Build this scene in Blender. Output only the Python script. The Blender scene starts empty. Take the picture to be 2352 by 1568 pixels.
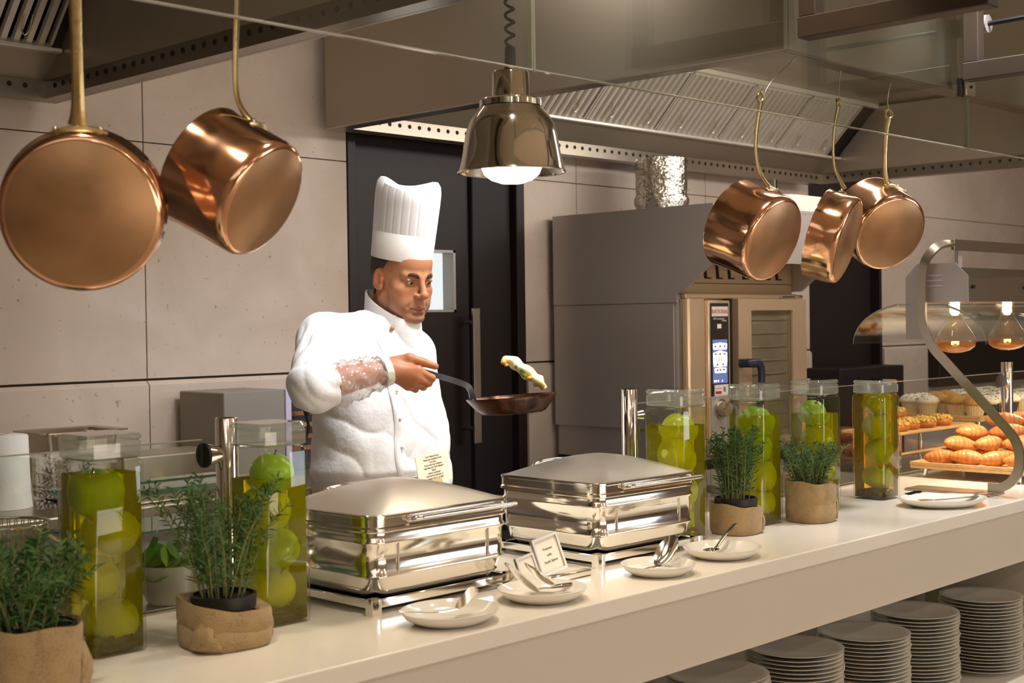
import bpy, bmesh, math, random
import numpy as np
from mathutils import Vector, Matrix, noise as mnoise

random.seed(7)
RNG = np.random.default_rng(11)
scene = bpy.context.scene
COL = scene.collection
PI = math.pi

# ------------------------------------------------------------------ camera
F_PX, YAW, PITCH, ROLL = 3129.85, math.radians(44.029), math.radians(-0.8157), math.radians(-0.8079)
CAM = Vector((0.0, 0.0, 1.5))
_fw = Vector((math.cos(PITCH) * math.cos(YAW), math.cos(PITCH) * math.sin(YAW), math.sin(PITCH)))
_r = Vector((math.sin(YAW), -math.cos(YAW), 0.0))
_u = _r.cross(_fw)
_r = (_r * math.cos(ROLL) + _u * math.sin(ROLL)).normalized()
_u = _r.cross(_fw)
cam_data = bpy.data.cameras.new('camera')
cam = bpy.data.objects.new('camera', cam_data)
COL.objects.link(cam)
cam.matrix_world = Matrix(((_r.x, _u.x, -_fw.x, CAM.x), (_r.y, _u.y, -_fw.y, CAM.y), (_r.z, _u.z, -_fw.z, CAM.z), (0, 0, 0, 1)))
cam_data.sensor_width = 36.0
cam_data.lens = F_PX / 2352 * 36.0
cam_data.clip_start = 0.05
cam_data.dof.use_dof = True
cam_data.dof.focus_distance = 3.95
cam_data.dof.aperture_fstop = 6.0
scene.camera = cam


def at(px, py, d):
    """survey point: the spot seen at that bearing from the camera station, d metres out"""
    return CAM + (_fw + _r * ((px - 1176) / F_PX) - _u * ((py - 784) / F_PX)) * d


def ony(px, py, y):
    d = _fw + _r * ((px - 1176) / F_PX) - _u * ((py - 784) / F_PX)
    return CAM + d * (y / d.y)


# ------------------------------------------------------------------ world, lights, exposure
world = bpy.data.worlds.new('world')
scene.world = world
world.use_nodes = True
world.node_tree.nodes['Background'].inputs[0].default_value = (1.0, 0.86, 0.70, 1)
world.node_tree.nodes['Background'].inputs[1].default_value = 0.25
scene.view_settings.view_transform = 'Standard'
scene.view_settings.look = 'None'
scene.view_settings.exposure = 0.1
scene.view_settings.gamma = 1.0
scene.view_settings.use_curve_mapping = False
scene.cycles.transparent_max_bounces = 32
scene.cycles.max_bounces = 10
scene.cycles.sample_clamp_indirect = 6.0

WARM = (1.0, 0.87, 0.72)
NEUT = (1.0, 0.94, 0.87)
COOL = (0.82, 0.90, 1.0)


def area(name, loc, target, size, power, col, size_y=None, shape=None, spread=None):
    l = bpy.data.lights.new(name, 'AREA')
    l.energy = power
    l.color = col
    l.size = size
    if size_y:
        l.shape = 'RECTANGLE'
        l.size_y = size_y
    if shape:
        l.shape = shape
    if spread:
        l.spread = math.radians(spread)
    o = bpy.data.objects.new(name, l)
    COL.objects.link(o)
    o.location = loc
    d = Vector(target) - Vector(loc)
    o.rotation_euler = d.to_track_quat('-Z', 'Y').to_euler()
    return o


def spot(name, loc, target, power, col, ang=60, blend=0.6, r=0.04):
    l = bpy.data.lights.new(name, 'SPOT')
    l.energy = power
    l.color = col
    l.spot_size = math.radians(ang)
    l.spot_blend = blend
    l.shadow_soft_size = r
    o = bpy.data.objects.new(name, l)
    COL.objects.link(o)
    o.location = loc
    d = Vector(target) - Vector(loc)
    o.rotation_euler = d.to_track_quat('-Z', 'Y').to_euler()
    return o


# ceiling downlights over the guest side
for i, (x, y) in enumerate([(-1.0, -1.4), (0.6, -1.4), (2.2, -1.4), (3.8, -1.4), (5.4, -1.4), (7.0, -1.4), (0.6, -2.7), (3.8, -2.7)]):
    area('downlight', (x, y, 2.88), (x, y, 0), 0.08, 7, WARM, shape='DISK')
# added broad fill light under the guest ceiling, brightens the room
area('ceiling_fill', (-0.9, -0.2, 2.90), (-0.9, -0.2, 0), 2.6, 15, NEUT, 2.0)
# spots that light the counter from the guest side ceiling
for x, e in ((0.9, 16), (1.9, 15), (2.9, 19), (3.9, 34), (4.9, 34)):
    spot('counter_spot', (x - 0.05, 1.68, 2.88), (x + 0.05, 2.15, 0.9), e * 3.2, WARM if x < 3.5 else (0.97, 0.98, 1.0), 62, 0.8, 0.05)
# added fills: between the hoods for wall and chef, inside them for filters
area('kitchen_fill', (2.60, 3.05, 2.78), (3.6, 3.9, 1.0), 0.9, 4.2, NEUT, 0.5)
area('chef_fill', (2.72, 2.25, 2.84), (2.66, 3.0, 1.45), 0.7, 7, (0.95, 0.97, 1.0), 0.3, spread=66)
area('hood_fill', (1.0, 2.35, 2.42), (1.0, 4.0, 1.9), 1.8, 1.8, NEUT, 0.16)
area('hood_fill', (4.7, 2.35, 2.42), (4.4, 4.0, 1.6), 2.6, 21, NEUT, 0.16)
area('kitchen_right', (7.4, 2.6, 2.75), (7.4, 4.0, 1.3), 1.2, 10, NEUT, 0.5)
# added low fill from the guest side, brightens plates and counter front
area('low_fill', (2.6, -3.7, 0.75), (3.0, 2.0, 0.6), 5.0, 56, WARM, 1.0)
# cool daylight reaching the chef from the restaurant windows on the right
area('window_daylight', (6.6, -2.4, 2.0), (2.6, 3.0, 1.3), 1.8, 42, COOL, 1.4)
# ------------------------------------------------------------------ materials
def srgb(r, g, b):
    def c(v):
        v = v / 255.0
        return v / 12.92 if v <= 0.04045 else ((v + 0.055) / 1.055) ** 2.4
    return (c(r), c(g), c(b), 1.0)


class NT:
    def __init__(self, name):
        self.m = bpy.data.materials.new(name)
        self.m.use_nodes = True
        self.t = self.m.node_tree
        self.t.nodes.clear()
        self.out = self.n('ShaderNodeOutputMaterial')

    def n(self, kind, **kw):
        nd = self.t.nodes.new(kind)
        for k, v in kw.items():
            if k.startswith('i_'):
                nd.inputs[k[2:].replace('_', ' ')].default_value = v
            else:
                setattr(nd, k, v)
        return nd

    def l(self, a, b):
        self.t.links.new(a, b)

    def coords(self, scale=(1, 1, 1), kind='Object'):
        tc = self.n('ShaderNodeTexCoord')
        mp = self.n('ShaderNodeMapping')
        mp.inputs['Scale'].default_value = scale
        self.l(tc.outputs[kind], mp.inputs['Vector'])
        return mp.outputs['Vector']

    def noise(self, vec, scale, detail=4, rough=0.55, dist=0.0):
        nz = self.n('ShaderNodeTexNoise')
        nz.inputs['Scale'].default_value = scale
        nz.inputs['Detail'].default_value = detail
        nz.inputs['Roughness'].default_value = rough
        nz.inputs['Distortion'].default_value = dist
        self.l(vec, nz.inputs['Vector'])
        return nz.outputs['Fac']

    def ramp(self, fac, stops):
        r = self.n('ShaderNodeValToRGB')
        el = r.color_ramp.elements
        el[0].position, el[0].color = stops[0]
        el[1].position, el[1].color = stops[-1]
        for p, c in stops[1:-1]:
            e = el.new(p)
            e.color = c
        self.l(fac, r.inputs['Fac'])
        return r.outputs['Color']

    def bump(self, h, strength, dist=0.01):
        b = self.n('ShaderNodeBump')
        b.inputs['Strength'].default_value = strength
        b.inputs['Distance'].default_value = dist
        self.l(h, b.inputs['Height'])
        return b.outputs['Normal']


def pm(name, col, rough=0.5, metal=0.0, var=0.0, vscale=6.0, stretch=(1, 1, 1), bump=0.0, bscale=40.0, bdist=0.004, rvar=0.0,
       coat=0.0, sheen=0.0, sss=0.0, trans=0.0, ior=1.45, emit=None, estr=0.0, aniso=0.0, spec=0.5, dark=None):
    k = NT(name)
    p = k.n('ShaderNodeBsdfPrincipled')
    p.inputs['Base Color'].default_value = col
    p.inputs['Roughness'].default_value = rough
    p.inputs['Metallic'].default_value = metal
    p.inputs['IOR'].default_value = ior
    p.inputs['Coat Weight'].default_value = coat
    p.inputs['Sheen Weight'].default_value = sheen
    p.inputs['Transmission Weight'].default_value = trans
    p.inputs['Anisotropic'].default_value = aniso
    p.inputs['Specular IOR Level'].default_value = spec
    if sss:
        p.inputs['Subsurface Weight'].default_value = sss
        p.inputs['Subsurface Radius'].default_value = (0.012, 0.005, 0.003)
        p.inputs['Subsurface Scale'].default_value = 0.6
    if emit:
        p.inputs['Emission Color'].default_value = emit
        p.inputs['Emission Strength'].default_value = estr
    if var or bump or rvar:
        v = k.coords(stretch)
    if var:
        d = dark if dark else tuple(c * (1 - var) for c in col[:3]) + (1,)
        nz = k.noise(v, vscale)
        k.l(k.ramp(nz, [(0.3, d), (0.7, col)]), p.inputs['Base Color'])
    if rvar:
        nz = k.noise(v, vscale * 2)
        mr = k.n('ShaderNodeMapRange')
        mr.inputs['To Min'].default_value = max(0.0, rough - rvar)
        mr.inputs['To Max'].default_value = rough + rvar
        k.l(nz, mr.inputs['Value'])
        k.l(mr.outputs['Result'], p.inputs['Roughness'])
    if bump:
        k.l(k.bump(k.noise(v, bscale), bump, bdist), p.inputs['Normal'])
    k.l(p.outputs[0], k.out.inputs[0])
    return k.m


def pane_mat(name, tint=(0.96, 0.985, 0.97, 1), ior=1.5, rough=0.0, boost=1.0, haze=None, hazecol=(0.8, 0.8, 0.8, 1)):
    """thin clear glass: coloured pass-through plus Fresnel reflection"""
    k = NT(name)
    tr = k.n('ShaderNodeBsdfTransparent')
    tr.inputs[0].default_value = tint
    gl = k.n('ShaderNodeBsdfGlossy')
    gl.inputs['Roughness'].default_value = rough
    # Schlick reflectance from the angle between the view and the pane, same from both sides
    geo = k.n('ShaderNodeNewGeometry')
    dot = k.n('ShaderNodeVectorMath', operation='DOT_PRODUCT')
    k.l(geo.outputs['Incoming'], dot.inputs[0])
    k.l(geo.outputs['Normal'], dot.inputs[1])
    ab = k.n('ShaderNodeMath', operation='ABSOLUTE')
    k.l(dot.outputs['Value'], ab.inputs[0])
    inv = k.n('ShaderNodeMath', operation='SUBTRACT')
    inv.inputs[0].default_value = 1.0
    k.l(ab.outputs[0], inv.inputs[1])
    pw = k.n('ShaderNodeMath', operation='POWER')
    pw.inputs[1].default_value = 5.0
    k.l(inv.outputs[0], pw.inputs[0])
    f0 = ((ior - 1) / (ior + 1)) ** 2
    mul = k.n('ShaderNodeMath', operation='MULTIPLY_ADD')
    mul.inputs[1].default_value = (1 - f0) * boost
    mul.inputs[2].default_value = f0 * boost
    mul.use_clamp = True
    k.l(pw.outputs[0], mul.inputs[0])
    mx = k.n('ShaderNodeMixShader')
    k.l(mul.outputs[0], mx.inputs[0])
    src = tr
    if haze:
        df = k.n('ShaderNodeBsdfDiffuse')
        df.inputs[0].default_value = hazecol
        tl = k.n('ShaderNodeBsdfTranslucent')
        tl.inputs[0].default_value = hazecol
        m0 = k.n('ShaderNodeMixShader')
        k.l(df.outputs[0], m0.inputs[1])
        k.l(tl.outputs[0], m0.inputs[2])
        m1 = k.n('ShaderNodeMixShader')
        m1.inputs[0].default_value = haze
        k.l(tr.outputs[0], m1.inputs[1])
        k.l(m0.outputs[0], m1.inputs[2])
        src = m1
    k.l(src.outputs[0], mx.inputs[1])
    k.l(gl.outputs[0], mx.inputs[2])
    k.l(mx.outputs[0], k.out.inputs[0])
    return k.m


def liquid_mat(name, tint, haze, hazecol, ior=1.30):
    """murky cider: refracting body with a share of suspended haze"""
    k = NT(name)
    rf = k.n('ShaderNodeBsdfRefraction')
    rf.inputs['Color'].default_value = tint
    rf.inputs['IOR'].default_value = ior
    rf.inputs['Roughness'].default_value = 0.0
    df = k.n('ShaderNodeBsdfDiffuse')
    df.inputs[0].default_value = hazecol
    tl = k.n('ShaderNodeBsdfTranslucent')
    tl.inputs[0].default_value = hazecol
    m0 = k.n('ShaderNodeMixShader')
    m0.inputs[0].default_value = 0.7
    k.l(df.outputs[0], m0.inputs[1])
    k.l(tl.outputs[0], m0.inputs[2])
    m1 = k.n('ShaderNodeMixShader')
    m1.inputs[0].default_value = haze
    k.l(rf.outputs[0], m1.inputs[1])
    k.l(m0.outputs[0], m1.inputs[2])
    k.l(m1.outputs[0], k.out.inputs[0])
    return k.m


def stone_mat(name, a, b, c):
    k = NT(name)
    v = k.coords((1, 1, 1))
    p = k.n('ShaderNodeBsdfPrincipled')
    n1 = k.noise(v, 2.2, 6, 0.6, 0.6)
    n2 = k.noise(v, 38, 5, 0.65)
    col = k.ramp(n1, [(0.32, b), (0.55, a), (0.75, c)])
    pit = k.ramp(n2, [(0.30, (0.45, 0.42, 0.38, 1)), (0.36, (1, 1, 1, 1))])
    mx = k.n('ShaderNodeMix', data_type='RGBA', blend_type='MULTIPLY')
    mx.inputs[0].default_value = 0.8
    k.l(col, mx.inputs[6])
    k.l(pit, mx.inputs[7])
    k.l(mx.outputs[2], p.inputs['Base Color'])
    p.inputs['Roughness'].default_value = 0.62
    k.l(k.bump(n2, 0.12, 0.004), p.inputs['Normal'])
    k.l(p.outputs[0], k.out.inputs[0])
    return k.m


def weave_mat(name, a, b, scale=560):
    k = NT(name)
    v = k.coords((1, 1, 1))
    p = k.n('ShaderNodeBsdfPrincipled')
    n1 = k.noise(k.coords((1, 1, 6)), scale * 0.55, 2, 0.5)
    n2 = k.noise(k.coords((5, 5, 0.8)), scale * 0.55, 2, 0.5)
    n3 = k.noise(v, 30, 4)
    ad = k.n('ShaderNodeMath', operation='ADD')
    k.l(n1, ad.inputs[0])
    k.l(n2, ad.inputs[1])
    ad2 = k.n('ShaderNodeMath', operation='MULTIPLY_ADD')
    ad2.inputs[1].default_value = 0.8
    k.l(ad.outputs[0], ad2.inputs[0])
    ml = k.n('ShaderNodeMath', operation='MULTIPLY')
    ml.inputs[1].default_value = 0.4
    k.l(n3, ml.inputs[0])
    k.l(ml.outputs[0], ad2.inputs[2])
    k.l(k.ramp(ad2.outputs[0], [(0.80, b), (1.10, a)]), p.inputs['Base Color'])
    p.inputs['Roughness'].default_value = 0.95
    p.inputs['Sheen Weight'].default_value = 0.2
    k.l(k.bump(ad.outputs[0], 0.5, 0.0015), p.inputs['Normal'])
    k.l(p.outputs[0], k.out.inputs[0])
    return k.m


def steel_mat(name, col, rough=0.3, axis=(1, 1, 60), metal=1.0, amt=0.05, dark=0.0):
    """brushed stainless steel, the grain running across the stretched axis"""
    k = NT(name)
    v = k.coords(axis)
    p = k.n('ShaderNodeBsdfPrincipled')
    p.inputs['Metallic'].default_value = metal
    n1 = k.noise(v, 14, 4, 0.6)
    lo = tuple(c * (1 - amt) for c in col[:3]) + (1,)
    k.l(k.ramp(n1, [(0.3, lo), (0.7, col)]), p.inputs['Base Color'])
    mr = k.n('ShaderNodeMapRange')
    mr.inputs['To Min'].default_value = rough * 0.9
    mr.inputs['To Max'].default_value = rough * 1.12
    k.l(n1, mr.inputs['Value'])
    k.l(mr.outputs['Result'], p.inputs['Roughness'])
    k.l(p.outputs[0], k.out.inputs[0])
    return k.m


def vcol_mat(name, rough=0.5, sss=0.0, bump=0.0, bscale=300, spec=0.4):
    k = NT(name)
    p = k.n('ShaderNodeBsdfPrincipled')
    a = k.n('ShaderNodeVertexColor', layer_name='tone')
    k.l(a.outputs['Color'], p.inputs['Base Color'])
    p.inputs['Roughness'].default_value = rough
    p.inputs['Specular IOR Level'].default_value = spec
    if sss:
        p.inputs['Subsurface Weight'].default_value = sss
        p.inputs['Subsurface Radius'].default_value = (0.010, 0.004, 0.002)
        p.inputs['Subsurface Scale'].default_value = 0.5
    if bump:
        k.l(k.bump(k.noise(k.coords(), bscale), bump, 0.001), p.inputs['Normal'])
    k.l(p.outputs[0], k.out.inputs[0])
    return k.m


M = {}
M['stone'] = stone_mat('limestone', srgb(200, 183, 169), srgb(186, 169, 153), srgb(210, 195, 183))
M['stone_dark'] = pm('joint_mortar', srgb(120, 108, 95), 0.9, var=0.2, vscale=20)
M['ceiling'] = pm('ceiling_paint', srgb(206, 186, 160), 0.9, var=0.06, vscale=3)
M['guest_wall'] = pm('guest_wall_paint', srgb(190, 172, 150), 0.8, var=0.25, vscale=1.2)
M['floor'] = pm('floor_tile', srgb(206, 192, 172), 0.3, var=0.15, vscale=4)
M['kfloor'] = M['floor']
M['door'] = pm('dark_wood_door', srgb(38, 27, 23), 0.5, var=0.25, vscale=3, stretch=(20, 20, 1), spec=0.4)
M['door2'] = pm('dark_panel', srgb(34, 25, 22), 0.55, var=0.2, vscale=5, spec=0.4)
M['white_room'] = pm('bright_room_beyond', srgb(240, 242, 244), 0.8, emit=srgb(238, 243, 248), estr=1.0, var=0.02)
M['hood'] = steel_mat('hood_steel', srgb(168, 157, 142), 0.36, (1, 1, 40), metal=0.9)
M['hood_in'] = steel_mat('hood_steel_inner', srgb(160, 148, 132), 0.34, (30, 1, 1), metal=0.6)
M['gutter'] = steel_mat('gutter_steel', srgb(140, 130, 118), 0.30, (30, 1, 1), metal=0.95)
M['filter'] = steel_mat('filter_steel', srgb(220, 212, 200), 0.30, (1, 30, 1), metal=0.55)
M['steel'] = steel_mat('brushed_steel', srgb(196, 186, 172), 0.27, (1, 1, 6), amt=0.02)
M['stand'] = pm('satin_steel', srgb(186, 174, 156), 0.3, 1.0, rvar=0.02, vscale=5)
M['steel_h'] = steel_mat('brushed_steel_horizontal', srgb(190, 178, 160), 0.30, (40, 40, 1))
M['steel_dark'] = steel_mat('dark_brushed_steel', srgb(180, 172, 167), 0.38, (1, 1, 50), metal=0.35)
M['oven_steel'] = steel_mat('oven_steel', srgb(226, 200, 168), 0.24, (40, 40, 1), metal=0.65)
M['chrome'] = pm('polished_chrome', (0.82, 0.79, 0.74, 1), 0.06, 1.0, rvar=0.02, vscale=8)
M['lampchrome'] = pm('lamp_chrome', (0.90, 0.88, 0.84, 1), 0.09, 1.0, rvar=0.03, vscale=6)
M['silver'] = pm('polished_silver_plate', (0.90, 0.87, 0.80, 1), 0.10, 1.0, rvar=0.04, vscale=10, bump=0.04, bscale=5, bdist=0.01)
M['lid'] = pm('brushed_lid_steel', (0.92, 0.88, 0.80, 1), 0.36, 1.0, rvar=0.06, vscale=6, bump=0.03, bscale=90)
M['copper'] = pm('polished_copper', (0.86, 0.50, 0.31, 1), 0.13, 1.0, rvar=0.04, vscale=9, var=0.12)
M['copper_base'] = pm('dull_copper_base', (0.50, 0.29, 0.15, 1), 0.42, 0.85, rvar=0.08, vscale=12, var=0.22, bump=0.06, bscale=60)
M['tin'] = pm('tinned_lining', (0.6, 0.58, 0.54, 1), 0.35, 1.0, rvar=0.08, vscale=12)
M['brass'] = pm('cast_brass', (0.62, 0.47, 0.22, 1), 0.30, 1.0, rvar=0.08, vscale=30, var=0.2, bump=0.12, bscale=120)
M['nickel'] = pm('rivet_metal', (0.75, 0.70, 0.6, 1), 0.22, 1.0, rvar=0.05, vscale=30)
M['solid'] = pm('white_solid_surface', srgb(236, 228, 214), 0.16, 0, var=0.03, vscale=3, spec=0.5)
M['fascia'] = pm('cream_fascia', srgb(216, 205, 190), 0.30, 0, var=0.03, vscale=2)
M['cab'] = pm('cabinet_interior', srgb(196, 188, 174), 0.45, 0, var=0.04, vscale=4)
M['plate'] = pm('white_porcelain', srgb(232, 226, 214), 0.14, 0, var=0.02, vscale=10, coat=0.3)
M['glass'] = pane_mat('clear_glass', (0.95, 0.975, 0.96, 1), 1.5)
M['hang_glass'] = pane_mat('hanging_glass', (0.88, 0.89, 0.86, 1), 1.5, boost=1.3)
M['glass_edge'] = pm('glass_edge', srgb(160, 158, 142), 0.15, 0, var=0.1, vscale=40)
M['green_glass'] = pane_mat('green_glass', (0.55, 0.78, 0.66, 1), 1.5, haze=0.25, hazecol=(0.30, 0.52, 0.40, 1))
M['jar'] = pane_mat('jar_glass', (0.96, 0.97, 0.94, 1), 1.5, boost=1.6, rough=0.02)
M['jarlid'] = pane_mat('jar_lid_glass', (0.90, 0.92, 0.88, 1), 1.5, rough=0.03, boost=2.2, haze=0.22, hazecol=(0.85, 0.86, 0.82, 1))
M['oil_green'] = liquid_mat('green_cider', (0.97, 0.90, 0.06, 1), 0.22, (0.92, 0.84, 0.0, 1))
M['oil_backlit'] = liquid_mat('backlit_cider', (0.99, 0.78, 0.08, 1), 0.16, (1.0, 0.78, 0.03, 1))  # golden tint stands in for backlight from the pastry lamps
M['apple'] = pm('green_apple', srgb(168, 212, 44), 0.28, 0, var=0.25, vscale=14, coat=0.2, sss=0.05)
M['apple2'] = pm('yellow_green_apple', srgb(204, 220, 48), 0.28, 0, var=0.2, vscale=14, coat=0.2, sss=0.05)
M['stalk'] = pm('brown_stalk', srgb(92, 66, 38), 0.8, var=0.3, vscale=60)
M['spice'] = pm('brown_spice', srgb(78, 44, 24), 0.8, var=0.5, vscale=50)
M['burlap'] = weave_mat('burlap', srgb(172, 144, 100), srgb(118, 94, 60))
M['soil'] = pm('dark_soil', srgb(44, 34, 26), 0.95, var=0.5, vscale=80, bump=0.8, bscale=120)
M['blackpot'] = pm('black_plastic', srgb(28, 26, 28), 0.4, var=0.2, vscale=20)
M['leafA'] = pm('rosemary_leaf', srgb(74, 112, 56), 0.55, var=0.35, vscale=18, spec=0.3)
M['leafB'] = pm('tarragon_leaf', srgb(70, 106, 62), 0.55, var=0.35, vscale=18, spec=0.3)
M['stem'] = pm('herb_stem', srgb(128, 134, 78), 0.7, var=0.25, vscale=40)
M['black'] = pm('black_enamel', srgb(18, 16, 16), 0.35, var=0.2, vscale=10)
M['rubber'] = pm('black_rubber', srgb(14, 13, 14), 0.55, var=0.2, vscale=20)
M['hole'] = pm('dark_perforation', srgb(30, 26, 22), 0.7, var=0.2, vscale=20)
M['navy'] = pm('navy_plastic', srgb(30, 36, 60), 0.35, var=0.15, vscale=20)
M['panelblack'] = pm('control_black', srgb(44, 40, 42), 0.25, var=0.1, vscale=12)
M['screen'] = pm('lit_screen_blue', srgb(88, 104, 160), 0.3, emit=srgb(96, 112, 170), estr=0.55, var=0.02)
M['icon'] = pm('lit_icon_white', srgb(235, 242, 250), 0.3, emit=srgb(235, 242, 250), estr=0.75, var=0.02)
M['icon_o'] = pm('lit_icon_orange', srgb(240, 190, 90), 0.3, emit=srgb(245, 190, 80), estr=0.7, var=0.02)
M['logo'] = pm('silver_badge', srgb(205, 196, 190), 0.4, var=0.04, vscale=20)
M['red'] = pm('red_lettering', srgb(190, 40, 44), 0.5, var=0.1, vscale=20)
M['label'] = pm('label_paper', srgb(226, 214, 206), 0.6, var=0.03, vscale=20)
M['ink'] = pm('grey_ink', srgb(120, 112, 100), 0.8, var=0.1, vscale=20)
M['paper'] = pm('card_paper', srgb(250, 242, 226), 0.7, var=0.02, vscale=20)
M['tissue'] = pm('tissue_paper', srgb(238, 234, 228), 0.95, var=0.04, vscale=14, bump=0.3, bscale=20, bdist=0.01)
M['foil'] = pm('crinkled_foil', (0.72, 0.68, 0.6, 1), 0.2, 1.0, var=0.2, vscale=20, bump=0.9, bscale=16, bdist=0.03)
M['duct_white'] = pm('white_duct', srgb(226, 220, 208), 0.4, var=0.04, vscale=10)
M['frame_dark'] = pm('dark_bronze_frame', srgb(66, 54, 44), 0.45, 0.3, var=0.12, vscale=4)
M['grey_case'] = pm('grey_case', srgb(140, 132, 122), 0.45, 0.3, var=0.06, vscale=6)
M['lilac'] = pm('lilac_trim', srgb(190, 182, 206), 0.4, var=0.04, vscale=10)
M['wood'] = pm('light_beech', srgb(222, 176, 120), 0.45, var=0.22, vscale=5, stretch=(1, 14, 14), bump=0.08, bscale=30)
M['croissant'] = vcol_mat('croissant_crust', 0.42, 0.0, 0.5, 160)
M['muffin'] = pm('muffin_top', srgb(214, 158, 84), 0.8, var=0.35, vscale=50, bump=0.6, bscale=90)
M['choc'] = pm('chocolate_sponge', srgb(58, 38, 28), 0.8, var=0.3, vscale=50, bump=0.5, bscale=90)
M['cream'] = pm('white_icing', srgb(246, 232, 208), 0.7, var=0.1, vscale=60, bump=0.4, bscale=100)
M['case_white'] = pm('pale_paper_case', srgb(236, 214, 170), 0.8, var=0.08, vscale=60)
M['case_brown'] = pm('brown_paper_case', srgb(70, 54, 44), 0.8, var=0.2, vscale=60)
M['crumb'] = pm('butter_crumble', srgb(240, 196, 96), 0.8, var=0.35, vscale=70, bump=0.8, bscale=130)
M['bun'] = pm('baked_bun', srgb(206, 120, 44), 0.45, var=0.35, vscale=30, bump=0.2, bscale=60)
M['lilac_paper'] = pm('lilac_wrap', srgb(186, 150, 180), 0.8, var=0.2, vscale=30)
M['bulb'] = pm('lit_bulb', (1, 0.93, 0.8, 1), 0.3, emit=(1.0, 0.90, 0.72, 1), estr=14.0, var=0.02)
M['bulbcap'] = pm('lit_socket', (1, 0.9, 0.7, 1), 0.3, emit=(1.0, 0.86, 0.62, 1), estr=7.0, var=0.02)
M['filament'] = pm('glowing_filament', (1, 0.7, 0.3, 1), 0.3, emit=(1.0, 0.62, 0.22, 1), estr=16.0, var=0.02)
M['amber'] = pane_mat('amber_mirror_glass', (0.95, 0.50, 0.14, 1), 1.5, boost=2.0, haze=0.25, hazecol=(0.9, 0.45, 0.10, 1))
M['bulbglass'] = pane_mat('bulb_glass', (0.97, 0.93, 0.88, 1), 1.5, boost=1.6, haze=0.05, hazecol=(0.9, 0.8, 0.7, 1))
M['jacket'] = pm('white_cotton', srgb(238, 236, 236), 0.85, var=0.03, vscale=8, sheen=0.15, bump=0.22, bscale=12, bdist=0.03)
M['apron'] = pm('cream_apron_cotton', srgb(226, 220, 210), 0.88, var=0.04, vscale=8, bump=0.08, bscale=240, bdist=0.002)
M['trouser'] = pm('dark_check_trousers', srgb(48, 46, 50), 0.85, var=0.2, vscale=30)
M['shoe'] = pm('black_leather', srgb(22, 20, 20), 0.35, var=0.2, vscale=30)
M['hat'] = pm('pleated_paper_hat', srgb(240, 236, 234), 0.85, var=0.03, vscale=10)
M['hatband'] = pm('paper_hat_band', srgb(236, 228, 220), 0.8, var=0.04, vscale=10)
M['skin'] = vcol_mat('skin', 0.48, 0.12, 0.15, 420)
M['hair'] = pm('cropped_grey_hair', srgb(74, 62, 52), 0.8, var=0.5, vscale=160, bump=0.6, bscale=300)
M['brow'] = pm('dark_brow_hair', srgb(66, 44, 30), 0.8, var=0.4, vscale=200)
M['eye'] = vcol_mat('eyeball', 0.12, 0.0)
M['film'] = pane_mat('clear_plastic_film', (0.97, 0.96, 0.95, 1), 1.4, rough=0.12, boost=1.3, haze=0.30, hazecol=(0.92, 0.88, 0.85, 1))
M['button'] = pm('beige_button', srgb(170, 130, 80), 0.4, var=0.2, vscale=40)
M['pan_iron'] = pm('seasoned_iron', srgb(96, 52, 24), 0.25, 0.55, var=0.75, vscale=22, stretch=(1, 1, 0.25), rvar=0.1, dark=srgb(34, 20, 14))
M['pan_handle'] = pm('iron_handle', srgb(96, 100, 108), 0.32, 0.85, rvar=0.08, vscale=20, var=0.15)
M['omelette'] = pm('omelette', srgb(246, 226, 130), 0.5, var=0.35, vscale=26, bump=0.4, bscale=60, dark=srgb(250, 244, 214), sss=0.05)
M['omelette_b'] = pm('browned_omelette', srgb(226, 170, 60), 0.5, var=0.3, vscale=40)
M['herb'] = pm('chopped_herb', srgb(96, 128, 30), 0.6, var=0.2, vscale=60)
M['lettuce'] = pm('lettuce', srgb(150, 180, 70), 0.5, var=0.3, vscale=30)
M['wire'] = pm('steel_wire', (0.62, 0.57, 0.46, 1), 0.3, 1.0, rvar=0.05, vscale=30)
# ------------------------------------------------------------------ objects and geometry helpers
WL = {}


def _wl(o):
    return WL.get(o.name, Vector((0, 0, 0))) if o else Vector((0, 0, 0))


def props(o, label=None, cat=None, group=None, kind=None):
    if label: o['label'] = label
    if cat: o['category'] = cat
    if group: o['group'] = group
    if kind: o['kind'] = kind
    return o


def thing(name, label, cat, loc=(0, 0, 0), group=None, kind=None, rotz=0.0):
    o = bpy.data.objects.new(name, None)
    COL.objects.link(o)
    o.empty_display_size = 0.05
    o.location = loc
    o.rotation_euler = (0, 0, rotz)
    WL[o.name] = Vector(loc)
    return props(o, label, cat, group, kind)


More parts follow.
